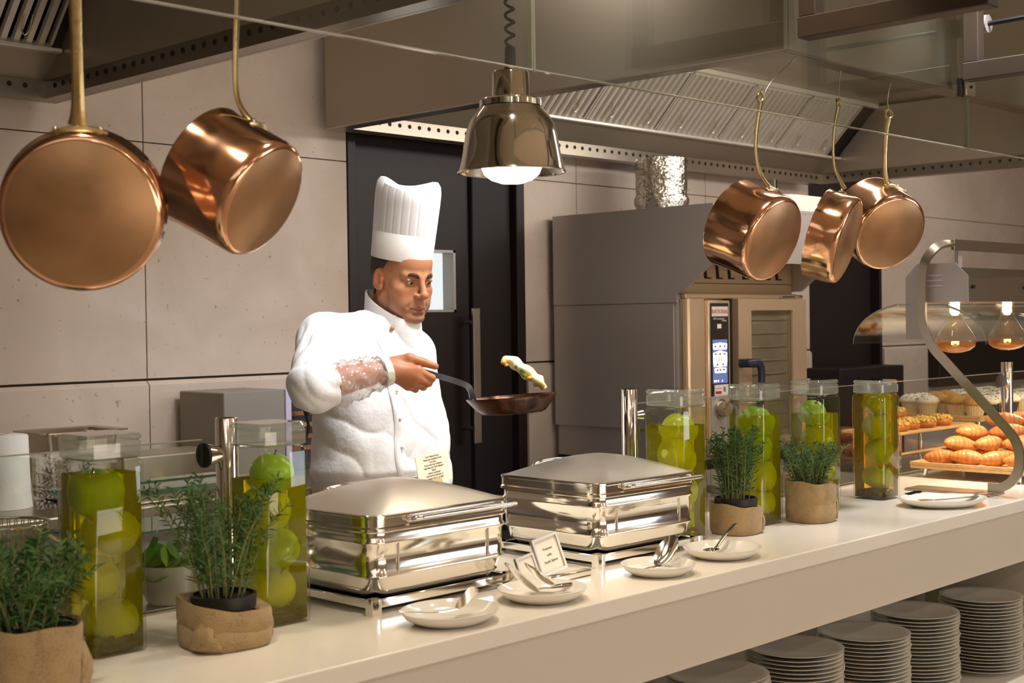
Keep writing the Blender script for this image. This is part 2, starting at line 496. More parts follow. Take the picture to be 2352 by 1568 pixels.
class MB:
    """collects shapes into one mesh"""
    def __init__(self):
        self.v, self.f, self.m = [], [], []

    def add(self, vs, fs, mi=0):
        b = len(self.v)
        self.v += [tuple(p) for p in vs]
        self.f += [tuple(b + i for i in q) for q in fs]
        self.m += [mi] * len(fs)
        return self

    def xf(self, M4, start=0):
        for i in range(start, len(self.v)):
            self.v[i] = tuple(M4 @ Vector(self.v[i]))
        return self

    def box(self, lo, hi, bev=0.0, mi=0, seg=1):
        lo, hi = Vector(lo), Vector(hi)
        c, s = (lo + hi) / 2, hi - lo
        if bev <= 0:
            vs = [(lo.x if i & 1 == 0 else hi.x, lo.y if i & 2 == 0 else hi.y, lo.z if i & 4 == 0 else hi.z) for i in range(8)]
            return self.add(vs, [(0, 2, 3, 1), (4, 5, 7, 6), (0, 1, 5, 4), (2, 6, 7, 3), (0, 4, 6, 2), (1, 3, 7, 5)], mi)
        bm = bmesh.new()
        bmesh.ops.create_cube(bm, size=1.0)
        bmesh.ops.scale(bm, vec=s, verts=bm.verts)
        bmesh.ops.translate(bm, vec=c, verts=bm.verts)
        bmesh.ops.bevel(bm, geom=list(bm.edges), offset=min(bev, min(s) * 0.49), segments=seg, affect='EDGES', profile=0.5)
        bm.verts.index_update()
        vs = [v.co[:] for v in bm.verts]
        fs = [[v.index for v in f.verts] for f in bm.faces]
        bm.free()
        return self.add(vs, fs, mi)

    def loops(self, rings, closed=True, cap0=True, cap1=True, mi=0):
        n = len(rings[0])
        vs = [p for r in rings for p in r]
        fs = []
        for i in range(len(rings) - 1):
            for j in range(n if closed else n - 1):
                k = (j + 1) % n
                fs.append((i * n + j, i * n + k, (i + 1) * n + k, (i + 1) * n + j))
        if cap0: fs.append(tuple(range(n - 1, -1, -1)))
        if cap1: fs.append(tuple((len(rings) - 1) * n + j for j in range(n)))
        return self.add(vs, fs, mi)

    def lathe(self, prof, seg=32, c=(0, 0, 0), mi=0, cap0=True, cap1=True):
        rings = [[(c[0] + r * math.cos(2 * PI * j / seg), c[1] + r * math.sin(2 * PI * j / seg), c[2] + z) for j in range(seg)] for r, z in prof]
        return self.loops(rings, True, cap0, cap1, mi)

    def tube(self, pts, r, seg=10, mi=0, flat=None, up=(0, 0, 1), caps=True):
        """swept tube; r a number or a list; flat=(a, b) gives an elliptical or flat section"""
        pts = [Vector(p) for p in pts]
        n = len(pts)
        rings = []
        prev = None
        for i, p in enumerate(pts):
            t = (pts[min(i + 1, n - 1)] - pts[max(i - 1, 0)]).normalized()
            if prev is None:
                a = Vector(up)
                if abs(a.dot(t)) > 0.95: a = Vector((1, 0, 0))
            else:
                a = prev
            a = (a - t * a.dot(t)).normalized()
            b = t.cross(a)
            prev = a
            rr = r[i] if isinstance(r, (list, tuple)) else r
            fa, fb = flat if flat else (1, 1)
            rings.append([tuple(p + a * (rr * fa * math.cos(2 * PI * j / seg)) + b * (rr * fb * math.sin(2 * PI * j / seg))) for j in range(seg)])
        return self.loops(rings, True, caps, caps, mi)

    def bar(self, pts, wa, wb, up=(0, 0, 1), mi=0):
        """swept rectangular bar: wa along up, wb across"""
        pts = [Vector(p) for p in pts]
        n = len(pts)
        rings = []
        for i, p in enumerate(pts):
            t = (pts[min(i + 1, n - 1)] - pts[max(i - 1, 0)]).normalized()
            a = Vector(up)
            if abs(a.dot(t)) > 0.999: a = Vector((1, 0, 0.01))
            a = (a - t * a.dot(t)).normalized()
            b = t.cross(a)
            rings.append([tuple(p + a * (sa * wa / 2) + b * (sb * wb / 2)) for sa, sb in ((-1, -1), (1, -1), (1, 1), (-1, 1))])
        return self.loops(rings, True, True, True, mi)

    def sphere(self, c, r, seg=12, rings=8, mi=0):
        r = (r, r, r) if not isinstance(r, (tuple, list)) else r
        prof = [(math.sin(PI * i / rings), -math.cos(PI * i / rings)) for i in range(rings + 1)]
        prof[0] = (1e-4, -1); prof[-1] = (1e-4, 1)
        rr = [[(c[0] + r[0] * a * math.cos(2 * PI * j / seg), c[1] + r[1] * a * math.sin(2 * PI * j / seg), c[2] + r[2] * z) for j in range(seg)] for a, z in prof]
        return self.loops(rr, True, True, True, mi)

    def rrect(self, secs, n=5, c=(0, 0), cap0=True, cap1=True, mi=0):
        """stack of rounded rectangles (w, d, radius, z)"""
        rings = []
        for w, d, r, z in secs:
            ring = []
            r = min(r, w / 2 - 1e-4, d / 2 - 1e-4)
            for q, (sx, sy) in enumerate(((1, 1), (-1, 1), (-1, -1), (1, -1))):
                for k in range(n + 1):
                    a = PI / 2 * q + PI / 2 * k / n
                    ring.append((c[0] + sx * (w / 2 - r) + r * math.cos(a), c[1] + sy * (d / 2 - r) + r * math.sin(a), z))
            rings.append(ring)
        return self.loops(rings, True, cap0, cap1, mi)

    def prism(self, poly, axis, a, b, mi=0):
        """polygon in the plane normal to axis (0=x: (y,z), 1=y: (x,z), 2=z: (x,y)) extruded a..b"""
        def pt(p, t):
            return ((t, p[0], p[1]), (p[0], t, p[1]), (p[0], p[1], t))[axis]
        return self.loops([[pt(p, a) for p in poly], [pt(p, b) for p in poly]], True, True, True, mi)

    def build(self, name, mats, parent=None, smooth=None, label=None, kind=None, local=False, loc=None):
        me = bpy.data.meshes.new(name)
        off = Vector((0, 0, 0)) if local else _wl(parent)
        if loc is not None and not local: off = off + Vector(loc)
        vs = self.v if off.length == 0 else [(x - off.x, y - off.y, z - off.z) for x, y, z in self.v]
        me.from_pydata(vs, [], self.f)
        mats = mats if isinstance(mats, (list, tuple)) else [mats]
        for m in mats: me.materials.append(m)
        if len(mats) > 1:
            me.polygons.foreach_set('material_index', self.m)
        bm = bmesh.new()
        bm.from_mesh(me)
        bmesh.ops.recalc_face_normals(bm, faces=bm.faces)
        if smooth is not None:
            ang = math.radians(smooth)
            for f in bm.faces: f.smooth = True
            for e in bm.edges:
                if len(e.link_faces) == 2 and e.calc_face_angle(0) > ang: e.smooth = False
        bm.to_mesh(me)
        bm.free()
        o = bpy.data.objects.new(name, me)
        COL.objects.link(o)
        if parent: o.parent = parent
        if loc is not None and not local:
            o.location = loc
        WL[o.name] = off.copy()
        return props(o, label, None, None, kind)


def text(body, name, mat, parent, origin, right, up, size, align='CENTER', depth=0.0004, label=None):
    cu = bpy.data.curves.new(name, 'FONT')
    cu.body = body
    cu.size = size
    cu.align_x = align
    cu.align_y = 'CENTER'
    cu.extrude = depth
    cu.resolution_u = 2
    tmp = bpy.data.objects.new('tmp', cu)
    COL.objects.link(tmp)
    dg = bpy.context.evaluated_depsgraph_get()
    me = bpy.data.meshes.new_from_object(tmp.evaluated_get(dg))
    bpy.data.objects.remove(tmp)
    me.name = name
    me.materials.clear()
    me.materials.append(mat)
    o = bpy.data.objects.new(name, me)
    COL.objects.link(o)
    R, U = Vector(right).normalized(), Vector(up).normalized()
    N = R.cross(U)
    p = Vector(origin) - _wl(parent)
    me.transform(Matrix(((R.x, U.x, N.x, p.x), (R.y, U.y, N.y, p.y), (R.z, U.z, N.z, p.z), (0, 0, 0, 1))))
    o.parent = parent
    WL[o.name] = _wl(parent).copy()
    if label: o['label'] = label
    return o


def copy_tree(o, parent=None, loc=None, rotz=None, label=None):
    c = o.copy()
    COL.objects.link(c)
    WL[c.name] = WL.get(o.name, Vector()).copy()
    if parent: c.parent = parent
    if loc is not None: c.location = loc
    if rotz is not None: c.rotation_euler = (0, 0, rotz)
    if label: c['label'] = label
    for ch in list(o.children):
        copy_tree(ch, c)
    return c


def frame_from(axis, origin, roll=(0, 0, 1)):
    """matrix with local z along axis"""
    z = Vector(axis).normalized()
    x = Vector(roll).cross(z)
    if x.length < 1e-3: x = Vector((1, 0, 0))
    x.normalize()
    y = z.cross(x)
    o = Vector(origin)
    return Matrix(((x.x, y.x, z.x, o.x), (x.y, y.y, z.y, o.y), (x.z, y.z, z.z, o.z), (0, 0, 0, 1)))


def smooth_path(pts, n=6):
    """Catmull-Rom through the points"""
    P = [Vector(p) for p in pts]
    P = [P[0] * 2 - P[1]] + P + [P[-1] * 2 - P[-2]]
    out = []
    for i in range(1, len(P) - 2):
        for k in range(n):
            t = k / n
            a, b, c, d = P[i - 1], P[i], P[i + 1], P[i + 2]
            out.append(0.5 * ((2 * b) + (c - a) * t + (2 * a - 5 * b + 4 * c - d) * t * t + (3 * b - a - 3 * c + d) * t ** 3))
    out.append(P[-2])
    return out


# signed-distance sculpting -------------------------------------------------
def s_cap(P, a, b, r1, r2=None):
    a, b = np.array(a, np.float32), np.array(b, np.float32)
    r2 = r1 if r2 is None else r2
    ab = b - a
    t = np.clip(((P - a) @ ab) / max(float(ab @ ab), 1e-9), 0, 1)
    return np.linalg.norm(P - a - t[:, None] * ab, axis=1) - (r1 + (r2 - r1) * t)


def s_ell(P, c, r, R=None):
    q = P - np.array(c, np.float32)
    if R is not None: q = q @ np.array(R, np.float32)
    r = np.array(r, np.float32)
    k0 = np.linalg.norm(q / r, axis=1)
    k1 = np.linalg.norm(q / (r * r), axis=1)
    return k0 * (k0 - 1.0) / np.maximum(k1, 1e-6)


def smin(a, b, k):
    h = np.clip(0.5 + 0.5 * (b - a) / k, 0, 1)
    return b + (a - b) * h - k * h * (1 - h)


def smax(a, b, k):
    return -smin(-a, -b, k)


def nets(fn, lo, hi, h):
    """surface nets: vertices and quads of fn = 0 inside the box"""
    lo, hi = np.array(lo, np.float32), np.array(hi, np.float32)
    n = np.ceil((hi - lo) / h).astype(int) + 1
    g = [lo[i] + h * np.arange(n[i], dtype=np.float32) for i in range(3)]
    F = np.empty(tuple(n), np.float32)
    X, Y = np.meshgrid(g[1], g[2], indexing='ij')
    step = max(1, int(400000 / (n[1] * n[2])))
    for i in range(0, n[0], step):
        xs = g[0][i:i + step]
        P = np.empty((len(xs), n[1], n[2], 3), np.float32)
        P[..., 0] = xs[:, None, None]
        P[..., 1] = X
        P[..., 2] = Y
        F[i:i + step] = fn(P.reshape(-1, 3)).reshape(len(xs), n[1], n[2])
    S = F < 0
    m = n - 1
    cnt = np.zeros(tuple(m), np.int8)
    cor = [(i, j, k) for i in (0, 1) for j in (0, 1) for k in (0, 1)]
    for c in cor:
        cnt += S[c[0]:c[0] + m[0], c[1]:c[1] + m[1], c[2]:c[2] + m[2]]
    act = (cnt > 0) & (cnt < 8)
    ac = np.argwhere(act)
    idx = -np.ones(tuple(m), np.int64)
    idx[act] = np.arange(len(ac))
    pos = np.zeros((len(ac), 3))
    num = np.zeros(len(ac))
    for a in cor:
        for d in range(3):
            if a[d]: continue
            b = list(a); b[d] = 1
            fa = F[ac[:, 0] + a[0], ac[:, 1] + a[1], ac[:, 2] + a[2]]
            fb = F[ac[:, 0] + b[0], ac[:, 1] + b[1], ac[:, 2] + b[2]]
            k = (fa < 0) != (fb < 0)
            t = np.where(k, fa / np.where(k, fa - fb, 1), 0)
            for e in range(3):
                pos[:, e] += np.where(k, a[e] + (t if e == d else 0), 0)
            num += k
    V = lo + h * (ac + pos / num[:, None])
    Fs = []
    for d in range(3):
        u, v = (d + 1) % 3, (d + 2) % 3
        sl = [slice(None)] * 3
        s2 = [slice(None)] * 3
        sl[d] = slice(0, -1); s2[d] = slice(1, None)
        df = S[tuple(sl)] != S[tuple(s2)]
        gidx = np.argwhere(df)
        ok = (gidx[:, u] >= 1) & (gidx[:, u] < m[u]) & (gidx[:, v] >= 1) & (gidx[:, v] < m[v])
        gidx = gidx[ok]
        ins = S[gidx[:, 0], gidx[:, 1], gidx[:, 2]]

        def cell(du, dv):
            q = gidx.copy()
            q[:, u] -= du; q[:, v] -= dv
            return idx[q[:, 0], q[:, 1], q[:, 2]]
        q = np.stack([cell(1, 1), cell(0, 1), cell(0, 0), cell(1, 0)], 1)
        q[~ins] = q[~ins][:, ::-1]
        Fs.append(q)
    return V, np.concatenate(Fs)


def np_mesh(name, V, Fq, mats, parent=None, col=None, smooth=True, local=False, label=None):
    me = bpy.data.meshes.new(name)
    off = np.zeros(3) if local else np.array(_wl(parent))
    me.from_pydata((np.asarray(V, float) - off).tolist(), [], Fq.tolist() if isinstance(Fq, np.ndarray) else Fq)
    for m in (mats if isinstance(mats, (list, tuple)) else [mats]): me.materials.append(m)
    if smooth:
        me.polygons.foreach_set('use_smooth', [True] * len(me.polygons))
    if col is not None:
        a = me.color_attributes.new('tone', 'FLOAT_COLOR', 'POINT')
        c4 = np.ones((len(V), 4), np.float32)
        c4[:, :3] = col
        a.data.foreach_set('color', c4.ravel())
    o = bpy.data.objects.new(name, me)
    COL.objects.link(o)
    if parent: o.parent = parent
    WL[o.name] = Vector(off)
    if label: o['label'] = label
    return o


def wob(P, f, seed=0, octs=2):
    """smooth pseudo-noise from rotated sine products, about -1..1"""
    rs = np.random.default_rng(seed)
    out = np.zeros(len(P))
    amp = 1.0
    for o in range(octs):
        for _ in range(3):
            k = rs.normal(size=3); k /= np.linalg.norm(k)
            k2 = rs.normal(size=3); k2 /= np.linalg.norm(k2)
            out += amp * np.sin(P @ k * f + rs.uniform(0, 6)) * np.sin(P @ k2 * f * 0.7 + rs.uniform(0, 6))
        amp *= 0.5
        f *= 2.1
    return out / 2.2
# ------------------------------------------------------------------ the room
def structure(name, mb, mat, parent=None, smooth=None):
    o = mb.build(name, mat, parent, smooth)
    if not parent: o['kind'] = 'structure'
    return o


structure('floor', MB().box((-3, -4, -0.05), (10.2, 4.2, 0)), M['floor'])
structure('ceiling', MB().box((-3, -4, 2.92), (10.2, 4.2, 3.0)), M['ceiling'])
structure('wall_left', MB().box((-3.1, -4, 0), (-3, 4.2, 2.92)), M['guest_wall'])
structure('wall_right', MB().box((10.2, -4, 0), (10.3, 4.2, 2.92)), M['guest_wall'])
structure('wall_front', MB().box((-3, -4.1, 0), (10.2, -4, 2.92)), M['guest_wall'])

WY = 4.05
DOORS = [(3.30, 4.275, 2.5), (6.56, 7.36, 2.3)]
w = MB()
xs = [-3, DOORS[0][0], DOORS[0][1], DOORS[1][0], DOORS[1][1], 10.2]
for a, b in ((xs[0], xs[1]), (xs[2], xs[3]), (xs[4], xs[5])):
    w.box((a, WY + 0.03, 0), (b, WY + 0.13, 2.92))
for x0, x1, z in DOORS:
    w.box((x0, WY + 0.03, z), (x1, WY + 0.13, 2.92))
wall_back = structure('wall_back', w, M['stone_dark'])
cols = [(-2.0, -0.75), (-0.75, 0.35), (0.35, 1.38), (1.38, 2.43), (2.43, 3.30), (4.275, 4.62), (4.62, 5.6), (5.6, 6.56), (7.36, 8.22), (8.22, 9.2), (9.2, 10.19)]
rows = [(0.0, 0.44), (0.44, 1.322), (1.326, 2.118), (2.118, 2.915)]
for x0, x1 in cols:
    for r, (z0, z1) in enumerate(rows):
        g = 0.0018
        m = MB()
        if r == 1:   # the course below the dado groove has a chamfered top edge
            m.prism([(WY - 0.012, z0 + g), (WY + 0.03, z0 + g), (WY + 0.03, z1 - 0.002), (WY + 0.004, z1 - 0.002), (WY - 0.012, z1 - 0.016)], 0, x0 + g, x1 - g)
        else:
            m.box((x0 + g, WY - (0.012 if r == 0 else 0.0), z0 + g), (x1 - g, WY + 0.03, z1 - (0.006 if r == 2 and False else g)), 0.0012)
        m.build('stone_panel', M['stone'], wall_back)
for x0, x1, z in DOORS[1:]:
    m = MB().box((x0, WY, z + 0.002), (x1, WY + 0.03, 2.915), 0.0012)
    m.build('stone_panel', M['stone'], wall_back)
m = MB().box((DOORS[0][0], WY, 2.502), (DOORS[0][1], WY + 0.03, 2.915), 0.0012)
m.build('stone_panel', M['stone'], wall_back)

# dark service door with a square lit window
d1 = thing('door_1', 'dark brown service door with square lit window and long steel pull', None, (3.76, WY, 0), kind='structure')
wx0, wx1, wz0, wz1 = 3.62, 3.905, 1.545, 1.80
m = MB()
ly0, ly1 = WY + 0.05, WY + 0.11
m.box((3.345, ly0, 0.01), (wx0, ly1, 2.46)).box((wx1, ly0, 0.01), (3.985, ly1, 2.46)).box((wx0, ly0, 0.01), (wx1, ly1, wz0)).box((wx0, ly0, wz1), (wx1, ly1, 2.46))
m.build('door_leaf', M['door'], d1)
m = MB().box((3.30, WY - 0.004, 0), (3.343, WY + 0.13, 2.5), 0.003).box((4.225, WY - 0.004, 0), (4.275, WY + 0.13, 2.5), 0.003).box((3.343, WY - 0.004, 2.465), (4.225, WY + 0.13, 2.5), 0.003)
m.build('door_frame', M['door'], d1)
MB().box((3.992, WY + 0.03, 0.01), (4.22, WY + 0.10, 2.46), 0.004).build('fixed_panel', M['door2'], d1)
m = MB()
for a, b in (((wx0, wz0), (wx0 + 0.012, wz1)), ((wx1 - 0.012, wz0), (wx1, wz1)), ((wx0, wz0), (wx1, wz0 + 0.01)), ((wx0, wz1 - 0.01), (wx1, wz1))):
    m.box((a[0], ly0 - 0.006, a[1]), (b[0], ly1, b[1]))
m.build('window_bead', M['steel_dark'], d1)
MB().box((wx0 + 0.01, WY + 0.078, wz0 + 0.008), (wx1 - 0.01, WY + 0.084, wz1 - 0.008)).build('window_pane', M['glass'], d1)
hd = MB().box((3.928, WY - 0.035, 1.0), (3.968, WY - 0.02, 1.56), 0.003).build('pull_handle', M['steel_h'], d1)
m = MB()
for z in (1.06, 1.50):
    m.tube([(3.948, WY - 0.022, z), (3.948, WY + 0.06, z)], 0.009, 8)
m.build('handle_post', M['steel'], hd)
structure('wall_corridor', MB().box((2.9, 5.0, 0), (6.2, 5.05, 2.6)), M['white_room'])
structure('floor_corridor', MB().box((2.9, 4.2, -0.05), (6.2, 5.0, 0)), M['floor'])
# second dark opening on the right, with a low dark cabinet in it
d2 = thing('door_2', 'dark opening in the stone wall right of the oven', None, (6.96, WY, 0), kind='structure')
MB().box((6.56, WY + 0.06, 0), (7.36, WY + 0.12, 2.3)).build('door_panel', M['door2'], d2)
m = MB().box((6.56, WY, 0), (6.585, WY + 0.06, 2.3), 0.002).box((7.335, WY, 0), (7.36, WY + 0.06, 2.3), 0.002)
m.build('door_frame', M['door2'], d2)

# ------------------------------------------------------------------ extraction hoods
def hood(name, label, x0, x1, y0, y1, z0, z1, fx0, fx1, seed, left_visible):
    t = thing(name, label, 'hood', ((x0 + x1) / 2, (y0 + y1) / 2, z0))
    th = 0.018
    MB().box((x0, y0, z0), (x0 + th, y1, z1), 0.003).build('side_panel', M['hood'], t)
    MB().box((x1 - th, y0, z0), (x1, y1, z1), 0.003).build('side_panel', M['hood'], t)
    MB().box((x0 + th, y0, z0), (x1 - th, y0 + th, z1), 0.003).build('front_panel', M['hood'], t)
    MB().box((x0 + th, y1 - th, z0), (x1 - th, y1, z1), 0.003).build('back_panel', M['hood'], t)
    MB().box((x0 + th, y0 + th, z1 - 0.02), (x1 - th, y1 - th, z1)).build('top_panel', M['hood_in'], t)
    # gutter all round: flat ledge, then an upright inner strip with drip holes
    gw, gh = 0.05, 0.055
    X0, X1, Y0, Y1 = x0 + th, x1 - th, y0 + th, y1 - th
    g = MB()
    g.box((X0, Y0, z0), (X1, Y0 + gw, z0 + 0.006)).box((X0, Y1 - gw, z0), (X1, Y1, z0 + 0.006))
    g.box((X0, Y0 + gw, z0), (X0 + gw, Y1 - gw, z0 + 0.006)).box((X1 - gw, Y0 + gw, z0), (X1, Y1 - gw, z0 + 0.006))
    g.box((X0 + gw, Y0 + gw, z0), (X1 - gw, Y0 + gw + 0.004, z0 + gh)).box((X0 + gw, Y1 - gw - 0.004, z0), (X1 - gw, Y1 - gw, z0 + gh))
    g.box((X0 + gw, Y0 + gw, z0), (X0 + gw + 0.004, Y1 - gw, z0 + gh)).box((X1 - gw - 0.004, Y0 + gw, z0), (X1 - gw, Y1 - gw, z0 + gh))
    gut = g.build('gutter', M['gutter'], t)
    h = MB()
    zc = z0 + 0.034
    n = int((Y1 - Y0 - 2 * gw) / 0.05)
    for i in range(n):
        y = Y0 + gw + 0.03 + i * 0.05
        h.tube([(X1 - gw - 0.0065, y, zc), (X1 - gw - 0.003, y, zc)], [0.0075, 0.009], 8)
    n = int((X1 - X0 - 2 * gw) / 0.05)
    for i in range(n):
        x = X0 + gw + 0.03 + i * 0.05
        h.tube([(x, Y1 - gw - 0.0065, zc), (x, Y1 - gw - 0.003, zc)], [0.0075, 0.009], 8)
    hp = h.build('drip_hole', M['hole'], gut, kind='stuff')
    # sloping inner back panel from the gutter up to the filter rail, inner right panel
    by, bz = y1 - 0.17, z0 + 0.125
    MB().prism([(Y1 - gw - 0.006, z0 + gh), (by, bz), (by + 0.006, bz + 0.004), (Y1 - gw, z0 + gh + 0.004)], 0, X0 + gw, X1 - gw).build('inner_back_panel', M['hood_in'], t)
    ty, tz = by - 0.24, bz + 0.25
    m = MB().prism([(Y0 + gw + 0.006, z0 + gh), (Y0 + 0.12, tz), (ty, tz), (by, bz), (Y1 - gw - 0.006, z0 + gh)], 0, X1 - gw - 0.01, X1 - gw - 0.004)
    m.build('inner_side_panel', M['hood_in'], t)
    MB().box((X0 + gw, Y0 + 0.1, tz + 0.012), (X1 - gw, ty + 0.02, tz + 0.02)).build('inner_top_panel', M['hood_in'], t)
    rail = MB()
    rail.box((X0 + gw, by - 0.03, bz - 0.006), (X1 - gw - 0.012, by + 0.004, bz + 0.008), 0.003)
    rail.box((X0 + gw, ty - 0.012, tz - 0.012), (X1 - gw - 0.012, ty + 0.016, tz + 0.012), 0.003)
    rail.build('filter_rail', M['filter'], t)
    # baffle filters: each a panel of slats
    W = 0.5
    npan = max(1, int(round((fx1 - fx0) / W)))
    W = (fx1 - fx0) / npan
    dy, dz = ty - by, tz - bz
    L = math.hypot(dy, dz)
    ey, ez = dy / L, dz / L              # up the slope
    ny, nz = -ez, ey                      # out of the slope (down and forward)
    if nz > 0: ny, nz = -ny, -nz

    def P(x, s, o):
        return (x, by + ey * s + ny * o, bz + ez * s + nz * o)
    proto = None
    for i in range(npan):
        xa = fx0 + i * W
        f = MB()
        for s0, s1 in ((0.004, 0.022), (L - 0.022, L - 0.004)):
            f.loops([[P(xa + 0.003, s0, -0.012), P(xa + 0.003, s1, -0.012), P(xa + 0.003, s1, 0.004), P(xa + 0.003, s0, 0.004)],
                     [P(xa + W - 0.003, s0, -0.012), P(xa + W - 0.003, s1, -0.012), P(xa + W - 0.003, s1, 0.004), P(xa + W - 0.003, s0, 0.004)]])
        for xx in (xa + 0.003, xa + W - 0.012):
            f.loops([[P(xx, 0.004, -0.012), P(xx + 0.009, 0.004, -0.012), P(xx + 0.009, 0.004, 0.004), P(xx, 0.004, 0.004)],
                     [P(xx, L - 0.004, -0.012), P(xx + 0.009, L - 0.004, -0.012), P(xx + 0.009, L - 0.004, 0.004), P(xx, L - 0.004, 0.004)]])
        fp = f.build('baffle_filter', M['filter'], t)
        f = MB()
        f.loops([[P(xa + 0.004, 0.006, -0.035), P(xa + W - 0.004, 0.006, -0.035), P(xa + W - 0.004, 0.006, -0.031), P(xa + 0.004, 0.006, -0.031)],
                 [P(xa + 0.004, L - 0.006, -0.035), P(xa + W - 0.004, L - 0.006, -0.035), P(xa + W - 0.004, L - 0.006, -0.031), P(xa + 0.004, L - 0.006, -0.031)]])
        f.build('gap_shade_back', M['hole'], fp)  # dark sheet paints the shade in the gaps between slats
        nsl = 11
        pitch = (W - 0.03) / nsl
        for k in range(nsl):
            x = xa + 0.016 + k * pitch
            prof = [(0.0, -0.004), (0.004, 0.008), (pitch * 0.56, 0.008), (pitch * 0.60, -0.004), (pitch * 0.54, -0.004), (pitch * 0.50, 0.004), (0.008, 0.004), (0.005, -0.004)]
            MB().loops([[P(x + a, 0.02, b) for a, b in prof], [P(x + a, L - 0.02, b) for a, b in prof]]).build('slat', M['filter'], fp)
        for sgn in (0.24, 0.76):
            xh = xa + W * sgn
            MB().tube(smooth_path([P(xh - 0.012, L * 0.34, 0.008), P(xh - 0.012, L * 0.22, 0.022), P(xh, L * 0.17, 0.026), P(xh + 0.012, L * 0.22, 0.022), P(xh + 0.012, L * 0.34, 0.008)], 3), 0.0022, 6).build('lifting_ring', M['wire'], fp)
    return t


hood('extraction_hood', 'steel extraction hood filling the top left corner over the copper pans', -0.6, 2.085, 2.0, 3.98, 2.2, 2.86, -0.3, 1.98, 1, False)
hr = hood('extraction_hood', 'wide steel extraction hood with slatted filters over the oven side', 3.13, 6.50, 2.0, 3.96, 2.215, 2.86, 3.4, 6.30, 2, True)
MB().tube([(6.0, 3.90, 2.215), (6.0, 3.90, 2.16)], 0.010, 8).build('drain_nipple', M['chrome'], hr)

# ------------------------------------------------------------------ hanging glass screen and its frames
for xa, xb, lab in ((0.05, 2.083, 'clear glass panel hanging above the counter, left of the heat lamp cord joint'),
                    (2.093, 4.083, 'clear glass panel hanging in front of the slatted hood'),
                    (4.093, 6.08, 'clear glass panel hanging right of the square clamp')):
    t = thing('hanging_glass', lab, 'glass panel', ((xa + xb) / 2, 1.95, 2.025))
    MB().box((xa, 1.944, 2.027), (xb, 1.956, 2.9)).build('pane', M['hang_glass'], t)
    e = MB().box((xa, 1.944, 2.0245), (xb, 1.956, 2.0268)).box((xa - 0.0012, 1.944, 2.025), (xa, 1.956, 2.9)).box((xb, 1.944, 2.025), (xb + 0.0012, 1.956, 2.9))
    e.build('polished_edge', M['glass_edge'], t)
t = thing('glass_clamp', 'square steel clamp holding the hanging glass at its right joint', 'clamp', (4.088, 1.95, 2.21))
MB().box((4.058, 1.934, 2.188), (4.118, 1.9425, 2.245), 0.002).build('front_plate', M['steel'], t)
MB().box((4.058, 1.9575, 2.188), (4.118, 1.967, 2.245), 0.002).build('back_plate', M['rubber'], t)
MB().tube([(4.088, 1.9305, 2.216), (4.088, 1.934, 2.216)], 0.005, 10).build('screw', M['rubber'], t)
t = thing('glass_fitting', 'round glass fitting with a thin rod running to the dark frame', 'fitting', (4.088, 1.93, 2.405))
MB().box((4.062, 1.90, 2.378), (4.114, 1.943, 2.43), 0.004).build('bracket', M['rubber'], t)
MB().tube([(4.088, 1.90, 2.405), (4.088, 1.875, 2.405)], 0.028, 18).build('puck', M['steel_dark'], t)
MB().tube([(4.088, 1.876, 2.405), (4.068, 1.44, 2.405)], 0.008, 8).build('rod', M['rubber'], t)
for x, lab in ((3.10, 'dark bronze frame hanging in front of the glass, nearer the lamp'), (4.035, 'dark bronze frame hanging beside the round glass fitting')):
    t = thing('hanging_rack', lab, 'rack', (x, 1.67, 2.225))
    y0, y1, z0, z1 = 1.41, 1.925, 2.225, 2.915
    MB().box((x - 0.028, y0, z0), (x + 0.028, y1, z0 + 0.055), 0.003).build('bottom_rail', M['frame_dark'], t)
    for ya in (y0, y1 - 0.05):
        MB().box((x - 0.022, ya, z0 + 0.055), (x + 0.022, ya + 0.05, z1), 0.003).build('upright', M['frame_dark'], t)

# ------------------------------------------------------------------ the counter
ct = thing('buffet_counter', 'long white buffet counter with an open shelf of plates below', 'counter', (3.2, 2.2, 0))
MB().box((-0.6, 1.886, 0.86), (7.4, 2.56, 0.90), 0.003, seg=2).build('worktop', M['solid'], ct)
MB().box((-0.6, 1.905, 0.69), (7.4, 1.93, 0.8595), 0.0015).build('fascia', M['fascia'], ct)
MB().box((-0.6, 1.94, 0.266), (7.4, 2.40, 0.29), 0.001).build('shelf', M['plate'], ct)
MB().box((-0.6, 2.40, 0.10), (7.4, 2.42, 0.86)).build('back_board', M['cab'], ct)
for x in (-0.6, 1.95, 4.66):
    MB().box((x, 1.94, 0.10), (x + 0.03, 2.399, 0.858)).build('divider', M['cab'], ct)
MB().box((-0.6, 1.93, 0.70), (7.4, 2.40, 0.715)).build('shelf_ceiling', M['cab'], ct)
MB().box((-0.6, 2.0, 0.0), (7.4, 2.40, 0.10)).build('plinth', M['steel_dark'], ct)
MB().box((-0.6, 1.92, 0.10), (7.4, 1.94, 0.262)).build('lower_front', M['fascia'], ct)

